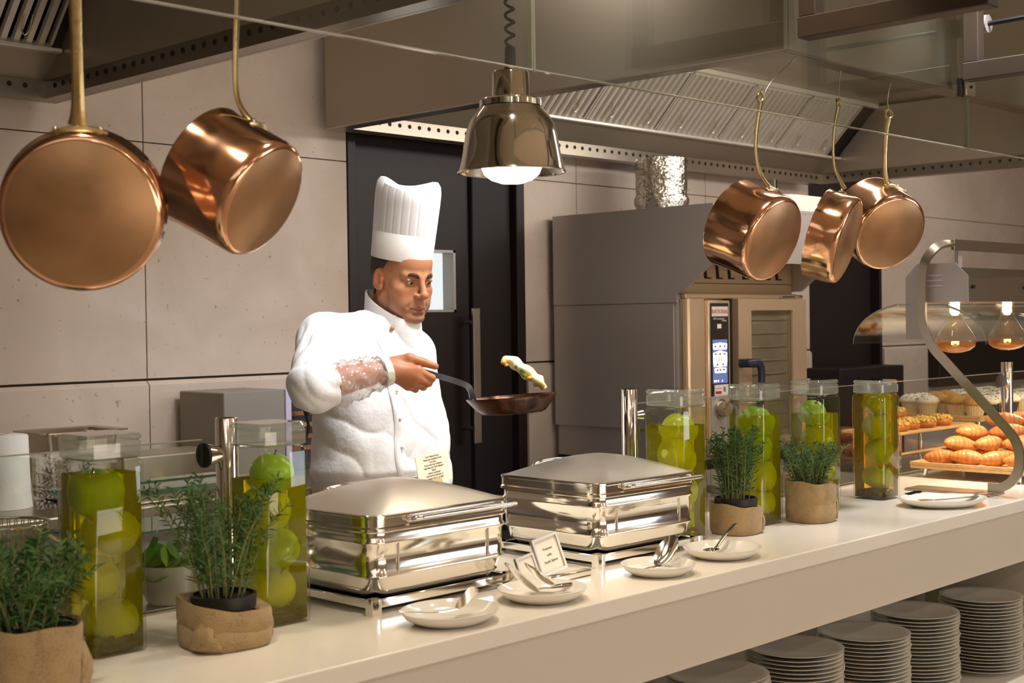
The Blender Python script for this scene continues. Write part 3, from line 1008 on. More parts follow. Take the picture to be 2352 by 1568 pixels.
# glass-screen posts and low glass screens behind the jars
for x, lab in ((1.705, 'steel tube post left of the second apple jar'), (3.095, 'steel tube post behind the far chafing dish'), (5.64, 'steel tube post among the pastries at the right edge')):
    t = thing('screen_post', lab, 'post', (x, 2.52, 0.9))
    MB().lathe([(0.0245, 0), (0.0245, 0.398), (0.0235, 0.4), (0.0205, 0.4), (0.0205, 0.37)], 24, (x, 2.52, 0.9), cap1=True).build('tube', M['chrome'], t, 40)
    sg, kr = (1, 0.6) if x == 3.095 else (-1, 1.0)
    k = MB().tube([(x + sg * 0.022, 2.52, 1.222), (x + sg * 0.055, 2.52, 1.222)], [0.017 * kr, 0.026 * kr], 18).build('clamp_knob', M['chrome'], t, 40)
    if x < 2:
        MB().tube([(x + sg * 0.055, 2.52, 1.222), (x + sg * 0.062, 2.52, 1.222)], 0.027 * kr, 18).build('rubber_pad', M['rubber'], k, 40)
for xa, xb, lab in ((-0.5, 1.64, 'low glass screen behind the leftmost apple jar'),
                    (3.13, 5.60, 'low glass screen running behind the four right jars'), (5.68, 7.3, 'low glass screen past the right steel post')):
    t = thing('low_glass_screen', lab, 'glass screen', ((xa + xb) / 2, 2.5, 0.9))
    MB().box((xa, 2.515, 0.905), (xb, 2.525, 1.255)).build('pane', M['glass'], t)
    MB().box((xa, 2.515, 1.2552), (xb, 2.525, 1.2572)).build('polished_edge', M['glass_edge'], t)
    MB().box((xa, 2.51, 0.9002), (xb, 2.53, 0.9048)).build('base_channel', M['steel'], t)
# ------------------------------------------------------------------ jars of apples
CT = 0.90


def apple_mesh(r, mat, name='apple'):
    m = MB()
    prof = []
    for i in range(17):
        a = PI * i / 16
        rr = math.sin(a) * (1.0 + 0.06 * math.cos(a))
        z = -math.cos(a) * 0.90
        if i <= 2: z += 0.10 * (1 - i / 3) ** 1.0
        if i >= 13: z -= 0.22 * ((i - 13) / 3) ** 2
        prof.append((max(rr, 0.012) * r, z * r))
    m.lathe(prof, 22)
    return m


def jar(idx, x, y, w, h, level, oil, apples, lab, rot=0.0):
    t = thing('apple_jar', lab, 'jar', (x, y, CT), 'square glass jars of apples along the back of the counter', rotz=rot)
    b = h * 0.855
    MB().rrect([(w - 0.008, w - 0.008, 0.016, 0.0), (w, w, 0.018, 0.005), (w, w, 0.018, b), (w - 0.006, w - 0.006, 0.018, b + 0.008), (w - 0.02, w - 0.02, 0.02, b + 0.014)], 4, cap1=False).build('glass_body', M['jar'], t, 40, local=True)
    MB().rrect([(w - 0.011, w - 0.011, 0.014, 0.007), (w - 0.010, w - 0.010, 0.014, level)], 4).build('cider', oil, t, 40, local=True)
    z0 = b + 0.012
    l = MB()
    l.rrect([(w - 0.016, w - 0.016, 0.02, z0), (w - 0.004, w - 0.004, 0.02, z0 + 0.004), (w - 0.004, w - 0.004, 0.02, z0 + 0.030), (w - 0.012, w - 0.012, 0.018, z0 + 0.034),
             (w - 0.004, w - 0.004, 0.02, z0 + 0.038), (w - 0.003, w - 0.003, 0.02, h - 0.006), (w - 0.012, w - 0.012, 0.018, h)], 4)
    l.build('glass_lid', M['jarlid'], t, 30, local=True)
    s = MB()
    rs = random.Random(idx)
    for k in range(90):
        px, py = rs.uniform(-1, 1) * (w / 2 - 0.016), rs.uniform(-1, 1) * (w / 2 - 0.016)
        s.sphere((px, py, 0.012 + rs.uniform(0, 0.020)), (rs.uniform(0.005, 0.011), rs.uniform(0.005, 0.011), rs.uniform(0.003, 0.006)), 6, 4)
    s.build('spice_sediment', M['spice'], t, 60, kind='stuff', local=True)
    words = {4: ['lowest', 'second from bottom', 'third from bottom', 'topmost'], 5: ['lowest', 'second from bottom', 'middle', 'second from top', 'topmost']}[len(apples)]
    for k, (dx, dy, dz, r, mt, tip) in enumerate(apples):
        ax, ay = x + dx * math.cos(rot) - dy * math.sin(rot), y + dx * math.sin(rot) + dy * math.cos(rot)
        o = apple_mesh(r, mt).build('apple', mt, None, 60, local=True)
        o.location = (ax, ay, CT + dz)
        o.rotation_euler = (tip[0], tip[1], tip[2])
        props(o, words[k] + ' green apple in the ' + jarwords[idx], 'apple', 'apples in the glass jars')
        st = MB().tube([(0, 0, r * 0.62), (0.002, 0.001, r * 0.8), (0.006, 0.002, r * 0.98)], [0.0016, 0.0014, 0.002], 6).build('stalk', M['stalk'], o, 60, local=True)
    return t


jarwords = ['leftmost jar behind the bushy herb', 'jar left of the near chafing dish', 'jar behind the far chafing dish', 'jar behind the rosemary pot', 'jar behind the wide herb pot', 'backlit golden jar nearest the croissants']
A1, A2 = M['apple'], M['apple2']
jar(0, 1.286, 2.311, 0.122, 0.405, 0.331, M['oil_green'], [(0.014, -0.010, 0.058, 0.044, A2, (0.3, 0.2, 0)), (-0.012, 0.008, 0.140, 0.043, A2, (1.0, 0.4, 1)), (0.015, -0.012, 0.222, 0.044, A2, (0.5, 0.9, 2)), (-0.010, 0.004, 0.297, 0.047, A1, (0.2, -0.3, 0))], 'square jar of dark green apple cider at the left end of counter')
jar(1, 1.640, 2.278, 0.124, 0.405, 0.292, M['oil_green'], [(0.006, 0.010, 0.068, 0.045, A2, (0.4, 0.2, 0)), (0.004, -0.010, 0.150, 0.047, A1, (0.1, 0.3, 1)), (-0.004, 0.006, 0.228, 0.046, A2, (1.4, 0.2, 2)), (0.004, -0.006, 0.304, 0.045, A1, (0.1, 0.1, 0))], 'square jar with an apple floating above the cider, left of near chafer')
jar(2, 2.990, 2.272, 0.130, 0.412, 0.313, M['oil_green'], [(0.0, 0.012, 0.055, 0.045, A2, (0.4, 0.2, 0)), (0.012, 0.0, 0.135, 0.045, A2, (0.8, 0.3, 1)), (-0.018, -0.012, 0.235, 0.046, A2, (1.2, 0.2, 2)), (0.018, 0.010, 0.218, 0.040, A2, (1.0, 0.2, 2)), (0.008, -0.004, 0.304, 0.046, A2, (0.2, 0.1, 0))], 'square jar of green apples showing over the far chafing dish')
jar(3, 3.372, 2.272, 0.124, 0.410, 0.318, M['oil_green'], [(0.010, 0.0, 0.060, 0.044, A2, (0.4, 0.2, 0)), (0.014, -0.006, 0.140, 0.046, A2, (1.1, 0.3, 1)), (-0.006, -0.004, 0.222, 0.044, A1, (1.5, 0.2, 2)), (0.004, 0.0, 0.300, 0.050, A1, (0.2, 0.1, 0))], 'square jar of green apples standing behind the rosemary pot')
jar(4, 3.715, 2.280, 0.122, 0.408, 0.302, M['oil_green'], [(0.0, 0.0, 0.060, 0.044, A1, (0.4, 0.2, 0)), (0.012, -0.006, 0.138, 0.045, A1, (1.1, 0.3, 1)), (-0.004, -0.010, 0.222, 0.047, A2, (0.2, 0.2, 2)), (-0.004, 0.004, 0.306, 0.042, A1, (0.5, -0.2, 0))], 'square jar with pale apple at its lid, behind wide herb pot')
jar(5, 4.085, 2.275, 0.120, 0.392, 0.345, M['oil_backlit'], [(0.004, 0.0, 0.070, 0.042, A1, (0.4, 0.2, 0)), (0.006, -0.008, 0.156, 0.043, A1, (1.1, 0.3, 1)), (-0.006, -0.006, 0.238, 0.042, A1, (1.5, 0.2, 2)), (0.004, 0.0, 0.312, 0.040, A1, (0.2, 0.1, 0))], 'square jar of cider tinted gold for backlight, nearest to the croissants')

# ------------------------------------------------------------------ herbs in burlap pots


def herb(idx, x, y, bw, bh, pot_r, pot_top, foliage, lab, style, tilt=0.0):
    rs = random.Random(100 + idx)
    t = thing('potted_herb', lab, 'potted plant', (x, y, CT), 'potted herbs in burlap on the counter')
    # burlap wrap: a soft sack with folds
    m = MB()
    n = 96
    ph = rs.uniform(0, 6)

    def ring(r, z, amp, k):
        out = []
        for j in range(n):
            a = 2 * PI * j / n
            q = r * (1 + amp * (math.sin(3 * a + ph) * 0.5 + (abs(math.sin(4 * a + ph * 2 + k * 0.7)) ** 0.5 - 0.7) * 0.45 + math.sin(13 * a + k * 2) * 0.14))
            sq = 1.0 + 0.05 * math.cos(4 * (a - 0.7))
            zz = z + (bh * tilt * math.cos(a - 2.4) * (z / bh)) + 0.0022 * math.sin(5 * a + k + ph) * (1 if z > 0.02 else 0)
            out.append((q * sq * math.cos(a), q * sq * math.sin(a), max(zz, 0.0)))
        return out
    R = bw / 2
    prof = [(R * 0.90, 0, 0.02), (R * 0.965, 0.006, 0.02), (R * 0.985, bh * 0.2, 0.020), (R * 0.995, bh * 0.46, 0.018), (R * 0.975, bh * 0.50, 0.018), (R * 1.0, bh * 0.54, 0.018), (R * 1.0, bh * 0.94, 0.016), (R * 0.985, bh, 0.016), (R * 0.96, bh * 0.99, 0.016), (pot_r * 1.02, bh * 0.88, 0.01)]
    if idx in (0, 2):
        prof = [p_ for i_, p_ in enumerate(prof) if i_ not in (3, 4, 5)]
    m.loops([ring(r, z, a, i * 0.6) for i, (r, z, a) in enumerate(prof)], True, True, False)
    bl = m.build('burlap_wrap', M['burlap'], t, 60, local=True)
    # loose gathered corner of the cloth
    for a0 in ((3.7, -0.15) if idx == 1 else (5.7,)):
        k = MB()
        rg = []
        for q in range(9):
            w_ = q / 8
            ctr = Vector(((R * 0.93 + 0.008 * math.sin(PI * w_)) * math.cos(a0), (R * 0.93 + 0.008 * math.sin(PI * w_)) * math.sin(a0), 0.008 + bh * 0.62 * w_))
            tn = Vector((-math.sin(a0), math.cos(a0), 0)); ot = Vector((math.cos(a0), math.sin(a0), 0))
            wd = 0.030 * (1 - 0.55 * w_); dp = 0.014 * (1 - 0.4 * w_)
            rg.append([tuple(ctr + tn * (wd * math.cos(b) * (1 + 0.18 * math.sin(5 * b + q))) + ot * (dp * math.sin(b) * (1 + 0.25 * math.sin(4 * b + q * 0.8)))) for b in [2 * PI * n_ / 16 for n_ in range(16)]])
        k.loops(rg)
        k.build('cloth_corner', M['burlap'], bl, 60, local=True)
    # plastic pot and soil
    MB().lathe([(pot_r * 0.80, 0.004), (pot_r * 0.96, pot_top - 0.03), (pot_r * 1.04, pot_top - 0.026), (pot_r * 1.06, pot_top), (pot_r * 0.98, pot_top + 0.001), (pot_r * 0.95, pot_top - 0.014)], 30, (0, 0, 0)).build('plastic_pot', M['blackpot'], t, 40, local=True)
    s = MB()
    rings = []
    for i in range(6):
        r = pot_r * 0.955 * i / 5 + 1e-4
        rings.append([(r * math.cos(2 * PI * j / 28), r * math.sin(2 * PI * j / 28), pot_top - 0.010 + rs.uniform(-0.004, 0.006)) for j in range(28)])
    s.loops(rings, True, True, False)
    s.build('soil', M['soil'], t, 60, local=True)
    # stems and leaves
    st, lf = MB(), MB()
    nst, hgt, spread, nlf, ll, lw = foliage
    for k in range(nst):
        a = rs.uniform(0, 2 * PI)
        r0 = pot_r * 0.7 * math.sqrt(rs.random())
        out = spread * (0.35 + 0.65 * rs.random()) * (0.5 + 0.5 * r0 / pot_r + 0.2)
        hh = hgt * rs.uniform(0.62, 1.0)
        p0 = Vector((r0 * math.cos(a), r0 * math.sin(a), pot_top - 0.012))
        a2 = a + rs.uniform(-0.8, 0.8)
        p3 = Vector((p0.x + out * math.cos(a2), p0.y + out * math.sin(a2), pot_top + hh))
        if style == 'bushy' and rs.random() < 0.4: p3.z -= hh * 0.35
        p1 = p0.lerp(p3, 0.35) + Vector((0, 0, hh * 0.16))
        p2 = p0.lerp(p3, 0.7) + Vector((rs.uniform(-.01, .01), rs.uniform(-.01, .01), hh * 0.10))
        path = smooth_path([p0, p1, p2, p3], 4)
        st.tube(path, [0.0019 * (1 - 0.6 * i / len(path)) for i in range(len(path))], 5)
        for q in range(nlf):
            f = 0.08 + 0.92 * (q / nlf) ** 0.9
            i = min(int(f * (len(path) - 1)), len(path) - 2)
            p = path[i].lerp(path[i + 1], f * (len(path) - 1) - i)
            tg = (path[i + 1] - path[i]).normalized()
            az = q * 2.4 + rs.uniform(-.5, .5)
            sd = Vector((math.cos(az), math.sin(az), 0))
            sd = (sd - tg * sd.dot(tg)).normalized()
            d = (sd * rs.uniform(0.7, 1.1) + tg * rs.uniform(0.25, 0.9) + Vector((0, 0, rs.uniform(-0.25, 0.2)))).normalized()
            L = ll * rs.uniform(0.6, 1.15) * (1 - 0.35 * f)
            b = d.cross(Vector((rs.uniform(-1, 1), rs.uniform(-1, 1), 0.6))).normalized() * (lw * 0.5)
            nrm = b.cross(d).normalized() * (lw * 0.25)
            sag = Vector((0, 0, -L * 0.10 * rs.random()))
            lf.add([p - b * 0.3, p + b * 0.3, p + d * L * 0.45 + b + nrm, p + d * L * 0.45 - b + nrm, p + d * L + sag], [(0, 1, 2, 3), (3, 2, 4)])
    st.build('herb_stems', M['stem'], t, 60, kind='stuff', local=True)
    lf.build('herb_leaves', M['leafB'] if style == 'feathery' else M['leafA'], t, 60, kind='stuff', local=True)
    return t


herb(0, 1.055, 2.135, 0.165, 0.118, 0.070, 0.112, (42, 0.165, 0.105, 30, 0.034, 0.0060), 'bushy herb in a burlap pot at the near left end of the counter', 'bushy', 0.02)
herb(1, 1.462, 2.180, 0.172, 0.082, 0.058, 0.096, (26, 0.225, 0.112, 52, 0.032, 0.0042), 'rosemary in slumped burlap showing its black pot, between the left jars', 'upright', 0.16)
herb(2, 3.175, 2.205, 0.140, 0.082, 0.057, 0.100, (34, 0.200, 0.070, 46, 0.030, 0.0046), 'rosemary in low burlap pot in front of a tall apple jar', 'upright', 0.10)
herb(3, 3.500, 2.165, 0.142, 0.118, 0.056, 0.105, (52, 0.140, 0.100, 30, 0.028, 0.0034), 'wide feathery herb in a tall folded burlap wrap on the counter', 'feathery', 0.05)

# ------------------------------------------------------------------ chafing dishes


def chafer(x, y, w, d, rot, lab, bar):
    t = thing('chafing_dish', lab, 'chafing dish', (x, y, CT), 'silver chafing dishes on the counter', rotz=rot)
    hw, hd = w / 2, d / 2
    # stand: low rails on four feet
    f = MB()
    f.box((-hw + 0.01, -hd + 0.006, 0.012), (hw - 0.01, -hd + 0.014, 0.030), 0.002).box((-hw + 0.01, hd - 0.014, 0.012), (hw - 0.01, hd - 0.006, 0.030), 0.002)
    f.box((-hw + 0.002, -hd + 0.014, 0.012), (-hw + 0.010, hd - 0.014, 0.030), 0.002).box((hw - 0.010, -hd + 0.014, 0.012), (hw - 0.002, hd - 0.014, 0.030), 0.002)
    f.build('stand_rail', M['silver'], t, 40, local=True)
    for sx, sy in ((-1, -1), (1, -1), (1, 1), (-1, 1)):
        cx, cy = sx * (hw - 0.006), sy * (hd - 0.006)
        MB().rrect([(0.026, 0.026, 0.004, 0.0), (0.026, 0.026, 0.004, 0.034)], 2, (cx, cy)).build('leg', M['silver'], t, 40, local=True)
    MB().box((-hw + 0.03, -hd + 0.03, 0.006), (hw - 0.03, hd - 0.03, 0.020), 0.003).build('heater_plate', M['black'], t, local=True)
    # deep water pan with rounded foot, seam beads
    b = MB()
    b.rrect([(w - 0.14, d - 0.14, 0.03, 0.0215), (w - 0.06, d - 0.06, 0.05, 0.026), (w - 0.022, d - 0.022, 0.045, 0.046), (w - 0.014, d - 0.014, 0.042, 0.070), (w - 0.008, d - 0.008, 0.040, 0.073), (w - 0.008, d - 0.008, 0.040, 0.077), (w - 0.014, d - 0.014, 0.038, 0.080),
             (w - 0.014, d - 0.014, 0.036, 0.138), (w - 0.006, d - 0.006, 0.036, 0.143), (w - 0.006, d - 0.006, 0.036, 0.148), (w - 0.012, d - 0.012, 0.034, 0.152), (w - 0.012, d - 0.012, 0.034, 0.166)], 7)
    b.build('water_pan', M['silver'], t, 50, local=True)
    for sx in (-1, 1):
        for yy in (-1, 1):
            m = MB().tube([(sx * (hw - 0.075), yy * (hd - 0.0055), 0.079), (sx * (hw - 0.075), yy * (hd - 0.0055), 0.141)], 0.0026, 8)
            m.build('corner_bead', M['silver'], t, 60, local=True)
    # lid: straight mirror skirt with a rim bead and a shallow brushed dome
    secs = [(w - 0.010, d - 0.010, 0.034, 0.2025)]
    for i in range(1, 13):
        a = i / 12
        s = 1 - 0.97 * a
        secs.append(((w - 0.012) * s, (d - 0.012) * s, (0.034 + 0.10 * a) * s, 0.2030 + 0.050 * math.sin(a * PI / 2)))
    lid = MB().rrect(secs, 7).build('lid', M['lid'], t, 50, local=True)
    l = MB()
    l.rrect([(w - 0.004, d - 0.004, 0.036, 0.167), (w + 0.003, d + 0.003, 0.037, 0.170), (w + 0.003, d + 0.003, 0.037, 0.176), (w - 0.003, d - 0.003, 0.036, 0.179), (w - 0.003, d - 0.003, 0.036, 0.196), (w + 0.001, d + 0.001, 0.037, 0.1985), (w + 0.001, d + 0.001, 0.037, 0.2025), (w - 0.006, d - 0.006, 0.035, 0.2045), (w - 0.010, d - 0.010, 0.034, 0.2030)], 7, cap0=False, cap1=False)
    l.build('lid_skirt', M['silver'], lid, 35, local=True)
    # hinge bar at the back, handle bar
    h = MB().tube(smooth_path([(-hw * 0.35, hd - 0.01, 0.206), (-hw * 0.32, hd - 0.02, 0.222), (0, hd - 0.024, 0.228), (hw * 0.32, hd - 0.02, 0.222), (hw * 0.35, hd - 0.01, 0.206)], 4), 0.006, 10)
    h.build('hinge_bar', M['silver'], lid, 60, local=True)
    if bar:
        h = MB().tube(smooth_path([(-hw * 0.50, -hd + 0.004, 0.186), (-hw * 0.48, -hd - 0.014, 0.190), (-hw * 0.40, -hd - 0.019, 0.191), (hw * 0.86, -hd - 0.019, 0.191), (hw * 0.92, -hd - 0.014, 0.190), (hw * 0.94, -hd + 0.004, 0.186)], 4), 0.0052, 10)
        h.build('lid_handle', M['chrome'], lid, 60, local=True)
    return t


chafer(2.010, 2.322, 0.415, 0.345, 0.0, 'silver chafing dish nearer the camera, beside the second apple jar', True)
chafer(2.712, 2.318, 0.395, 0.360, -0.03, 'silver chafing dish further along, in front of the tube post', True)

# ------------------------------------------------------------------ rest plates and serving tools


def rest_plate(x, y, r, lab, stretch=1.0, rot=0.0):
    o = MB().lathe([(r * 0.66, 0.0), (r * 0.72, 0.002), (r * 0.90, 0.012), (r * 1.0, 0.024), (r * 1.0, 0.026), (r * 0.97, 0.0265), (r * 0.84, 0.013), (r * 0.70, 0.006), (0.002, 0.005)], 48).build('rest_plate', M['plate'], None, 50, local=True)
    for v in o.data.vertices: v.co.x *= stretch
    o.location = (x, y, CT + 0.0005)
    o.rotation_euler = (0, 0, rot)
    return props(o, lab, 'plate', 'small white plates holding serving tools')


rest_plate(1.872, 1.994, 0.096, 'small white plate with a bent spatula, nearest the camera', 1.10, 0.1)
rest_plate(2.155, 2.002, 0.095, 'small white plate with two serving spoons before the near chafer', 1.06, 0.1)
rest_plate(2.548, 1.992, 0.088, 'small white plate with a spoon before the far chafing dish', 1.04, 0.1)
rest_plate(2.835, 2.012, 0.098, 'small white plate with a long spoon beside the rosemary pot', 1.04, 0.1)
rest_plate(4.04, 2.02, 0.112, 'oval white plate with pastry tongs near the steel stand', 1.30, -0.5)


def spoon(name, lab, bowl, tip, elev, bl, bw, mat='chrome', slotted=False, bend=0.0):
    """bowl centre, handle end, both world; a scooped bowl and a tapering handle"""
    bowl, tip = Vector(bowl), Vector(tip)
    t = thing(name, lab, 'serving tool', tuple(bowl))
    d = (tip - bowl)
    dh = Vector((d.x, d.y, 0)).normalized()
    s = Vector((-dh.y, dh.x, 0))
    m = MB()
    rings = []
    nu, nv = 9, 12
    top, bot = [], []
    for i in range(nu):
        a = i / (nu - 1)
        row, row2 = [], []
        for j in range(nv):
            th = 2 * PI * j / nv
            rx, ry = bl / 2 * a * math.cos(th), bw / 2 * a * math.sin(th)
            z = 0.012 * a * a - 0.006 + bend * rx
            row.append(tuple(bowl - dh * rx + s * ry + Vector((0, 0, z))))
            row2.append(tuple(bowl - dh * rx + s * ry + Vector((0, 0, z - 0.0016))))
        top.append(row); bot.append(row2)
    m.loops(top + bot[::-1], True, False, False)
    m.build('bowl', M[mat], t, 60)
    neck = bowl + dh * (bl * 0.5 - 0.006) + Vector((0, 0, max(0.006 - bend * 0.5 * bl, -0.024)))
    pth = smooth_path([neck, neck + dh * 0.02 + Vector((0, 0, elev)), neck.lerp(tip, 0.5) + Vector((0, 0, elev)), tip], 5)
    n = len(pth)
    m = MB().tube(pth, [0.0045 + 0.0025 * (i / n) for i in range(n)], 8, flat=(0.35, 1.0))
    m.build('handle', M[mat], t, 60)
    return t


def tongs(name, lab, pts, w, blade, tilt):
    t = thing(name, lab, 'serving tool', tuple(pts[0]))
    m = MB()
    pth = smooth_path(pts, 5)
    m.tube(pth, [0.007] * len(pth), 8, flat=(0.25, 1.0))
    m.build('handle', M['chrome'], t, 60)
    a = Vector(pts[0]); b = Vector(pts[1])
    d = (a - b); d.z = 0; d.normalize()
    s = Vector((-d.y, d.x, 0))
    u = Vector((0, 0, 1))
    f = d * math.cos(tilt) + u * math.sin(tilt)
    nn = f.cross(s)
    b0 = a
    m = MB()
    m.loops([[tuple(b0 - s * w * 0.25 + nn * o), tuple(b0 + s * w * 0.25 + nn * o), tuple(b0 + f * blade * 0.3 + s * w * 0.5 + nn * o), tuple(b0 + f * blade * 0.9 + s * w * 0.5 + nn * o), tuple(b0 + f * blade + s * w * 0.38 + nn * o),
              tuple(b0 + f * blade - s * w * 0.38 + nn * o), tuple(b0 + f * blade * 0.9 - s * w * 0.5 + nn * o), tuple(b0 + f * blade * 0.3 - s * w * 0.5 + nn * o)] for o in (0.0, 0.0018)])
    m.build('blade', M['silver'], t, 40)
    return t


tongs('spatula', 'bent steel spatula lying in the nearest small plate', [(1.885, 1.985, 0.925), (1.845, 2.0, 0.923), (1.800, 2.015, 0.928), (1.765, 2.03, 0.934)], 0.045, 0.055, 0.75)
spoon('serving_spoon', 'steel serving spoon with bowl raised against the near chafer', (2.112, 2.022, 0.946), (2.225, 1.985, 0.920), 0.0, 0.080, 0.060, 'silver', bend=0.9)
spoon('serving_spoon', 'steel serving spoon with dark bowl leaning over the white plate rim', (2.168, 2.022, 0.944), (2.246, 2.000, 0.921), 0.0, 0.072, 0.055, 'chrome', bend=0.8)
spoon('serving_spoon', 'steel serving spoon standing bowl up in the third plate', (2.586, 1.998, 0.943), (2.474, 1.985, 0.920), 0.0, 0.074, 0.056, 'silver', bend=0.9)
spoon('serving_spoon', 'long steel spoon with blue-lit handle across the fourth plate', (2.80, 2.02, 0.916), (2.965, 2.06, 0.962), 0.004, 0.06, 0.04, 'chrome')
tongs('pastry_tongs', 'clear pastry tongs resting on the oval plate by the stand', [(4.00, 2.07, 0.945), (4.06, 2.02, 0.938), (4.15, 1.975, 0.932), (4.19, 1.955, 0.932)], 0.045, 0.05, -0.2)
tongs('pastry_tongs', 'lower steel blade of tongs on oval plate by the stand', [(4.03, 2.045, 0.916), (4.08, 2.01, 0.918), (4.15, 1.965, 0.922), (4.18, 1.945, 0.925)], 0.035, 0.05, 0.0)

# ------------------------------------------------------------------ card holders
t = thing('card_holder', 'framed menu card on a steel bar between the chafing dishes', 'card holder', (2.355, 2.13, CT))
MB().box((2.285, 2.098, 0.9005), (2.432, 2.122, 0.916), 0.003).build('base_bar', M['silver'], t, 40)
cx, cy = 2.335, 2.130
tl = 0.30
up = Vector((-0.14, math.sin(tl), math.cos(tl))).normalized()
rt = Vector((1, -0.05, 0.14)).normalized()
rt = (rt - up * rt.dot(up)).normalized()
nn = rt.cross(up)
c0 = Vector((cx, cy, 0.917))


def plaque(m, x0, x1, y0, y1, n0, n1):
    def q(x, y, n): return tuple(c0 + rt * x + up * y + nn * n)
    m.loops([[q(x0, y0, n0), q(x1, y0, n0), q(x1, y1, n0), q(x0, y1, n0)], [q(x0, y0, n1), q(x1, y0, n1), q(x1, y1, n1), q(x0, y1, n1)]])


W2, H2 = 0.041, 0.088
m = MB()
plaque(m, -W2, W2, 0.0, 0.006, -0.004, 0.005); plaque(m, -W2, W2, H2 - 0.006, H2, -0.004, 0.005)
plaque(m, -W2, -W2 + 0.006, 0.006, H2 - 0.006, -0.004, 0.005); plaque(m, W2 - 0.006, W2, 0.006, H2 - 0.006, -0.004, 0.005)
m.build('frame', M['stand'], t, 40)
m = MB(); plaque(m, -W2 + 0.006, W2 - 0.006, 0.006, H2 - 0.006, -0.002, 0.001)
card = m.build('card', M['paper'], t)
for k, s in enumerate(('Potatoes', 'with', 'South Spices')):
    text(s, 'lettering', M['ink'], card, c0 + rt * 0.001 + up * (H2 * (0.66 - 0.17 * k)) + nn * 0.0013, rt, up, 0.0085)
t = thing('card_holder', 'small framed card standing in for a reflection in near chafer', 'card holder', (2.235, 2.10, CT))  # solid frame built to imitate a card's reflection in the near chafer
MB().box((2.20, 2.085, 0.9005), (2.272, 2.104, 0.912), 0.003).build('base_bar', M['silver'], t, 40)
c0 = Vector((2.232, 2.106, 0.913))
W2, H2 = 0.028, 0.062
m = MB()
plaque(m, -W2, W2, 0.0, 0.005, -0.004, 0.004); plaque(m, -W2, W2, H2 - 0.005, H2, -0.004, 0.004)
plaque(m, -W2, -W2 + 0.005, 0.005, H2 - 0.005, -0.004, 0.004); plaque(m, W2 - 0.005, W2, 0.005, H2 - 0.005, -0.004, 0.004)
m.build('frame', M['stand'], t, 40)
m = MB(); plaque(m, -W2 + 0.005, W2 - 0.005, 0.005, H2 - 0.005, -0.002, 0.001); m.build('card', M['paper'], t)

# notice card on a clip behind the near chafer
t = thing('notice_card', 'cream notice card on a clip behind the near chafing dish', 'card', (2.30, 2.505, CT))
c0 = Vector((2.305, 2.50, 1.106))
up = Vector((-0.10, 0.10, 1)).normalized(); rt = Vector((1, 0, 0.10)); rt = (rt - up * rt.dot(up)).normalized(); nn = rt.cross(up)
m = MB(); plaque(m, -0.055, 0.055, -0.004, 0.070, -0.0008, 0.0008)
card = m.build('card', M['paper'], t)
for k, s in enumerate(('Dear Valued Guest,', 'Please get omelettes from', 'our team.', 'If you need any assistance', 'regarding your food allergies', 'please', 'inform restaurant', 'chef, kitchen assistant or', 'manager who is on duty')):
    text(s, 'lettering', M['ink'], card, c0 + up * (0.0635 - 0.0068 * k) + nn * 0.0012, rt, up, 0.0058)
m = MB(); plaque(m, -0.018, 0.020, -0.008, 0.006, -0.004, 0.004); m.build('clip', M['brass'], t, 40)
MB().tube([(2.305, 2.503, 0.906), (2.305, 2.503, 1.102)], 0.003, 8).build('rod', M['chrome'], t, 60)
MB().lathe([(0.024, 0.0005), (0.024, 0.005), (0.004, 0.007)], 20, (2.305, 2.487, CT)).build('base', M['chrome'], t, 60)

# ------------------------------------------------------------------ plates stacked on the shelf
pl = MB().lathe([(0.078, 0.0), (0.082, 0.0005), (0.086, 0.004), (0.120, 0.0115), (0.1365, 0.0165), (0.138, 0.0178), (0.1365, 0.0186), (0.118, 0.0145), (0.088, 0.0078), (0.002, 0.0065)], 44)
proto = None
stacks = [(4.455, 2.09, 22, 'stack nearest the divider'), (3.985, 2.09, 24, 'second stack from divider'), (3.665, 2.09, 23, 'third stack from divider'), (3.285, 2.09, 25, 'fourth stack from divider'), (2.915, 2.09, 25, 'leftmost stack on shelf')]
NUM = ['first', 'second', 'third', 'fourth', 'fifth', 'sixth', 'seventh', 'eighth', 'ninth', 'tenth', 'eleventh', 'twelfth', 'thirteenth', 'fourteenth', 'fifteenth', 'sixteenth', 'seventeenth', 'eighteenth', 'nineteenth', 'twentieth', 'twenty-first', 'twenty-second', 'twenty-third', 'twenty-fourth', 'twenty-fifth', 'twenty-sixth']
rs = random.Random(5)
for x, y, n, lab in stacks:
    for k in range(n):
        if proto is None:
            proto = pl.build('dinner_plate', M['plate'], None, 50, local=True)
            o = proto
        else:
            o = proto.copy()
            COL.objects.link(o)
        o.location = (x + rs.uniform(-.0025, .0025), y + rs.uniform(-.0025, .0025), 0.2905 + k * 0.0113)
        o.rotation_euler = (0, 0, rs.uniform(0, 6))
        d = n - 1 - k
        o['label'] = 'topmost white plate, ' + lab if d == 0 else 'white plate, %s from top, %s' % (NUM[d], lab)
        o['category'] = 'plate'
        o['group'] = 'white dinner plates stacked on the shelf'
# ------------------------------------------------------------------ copper pans


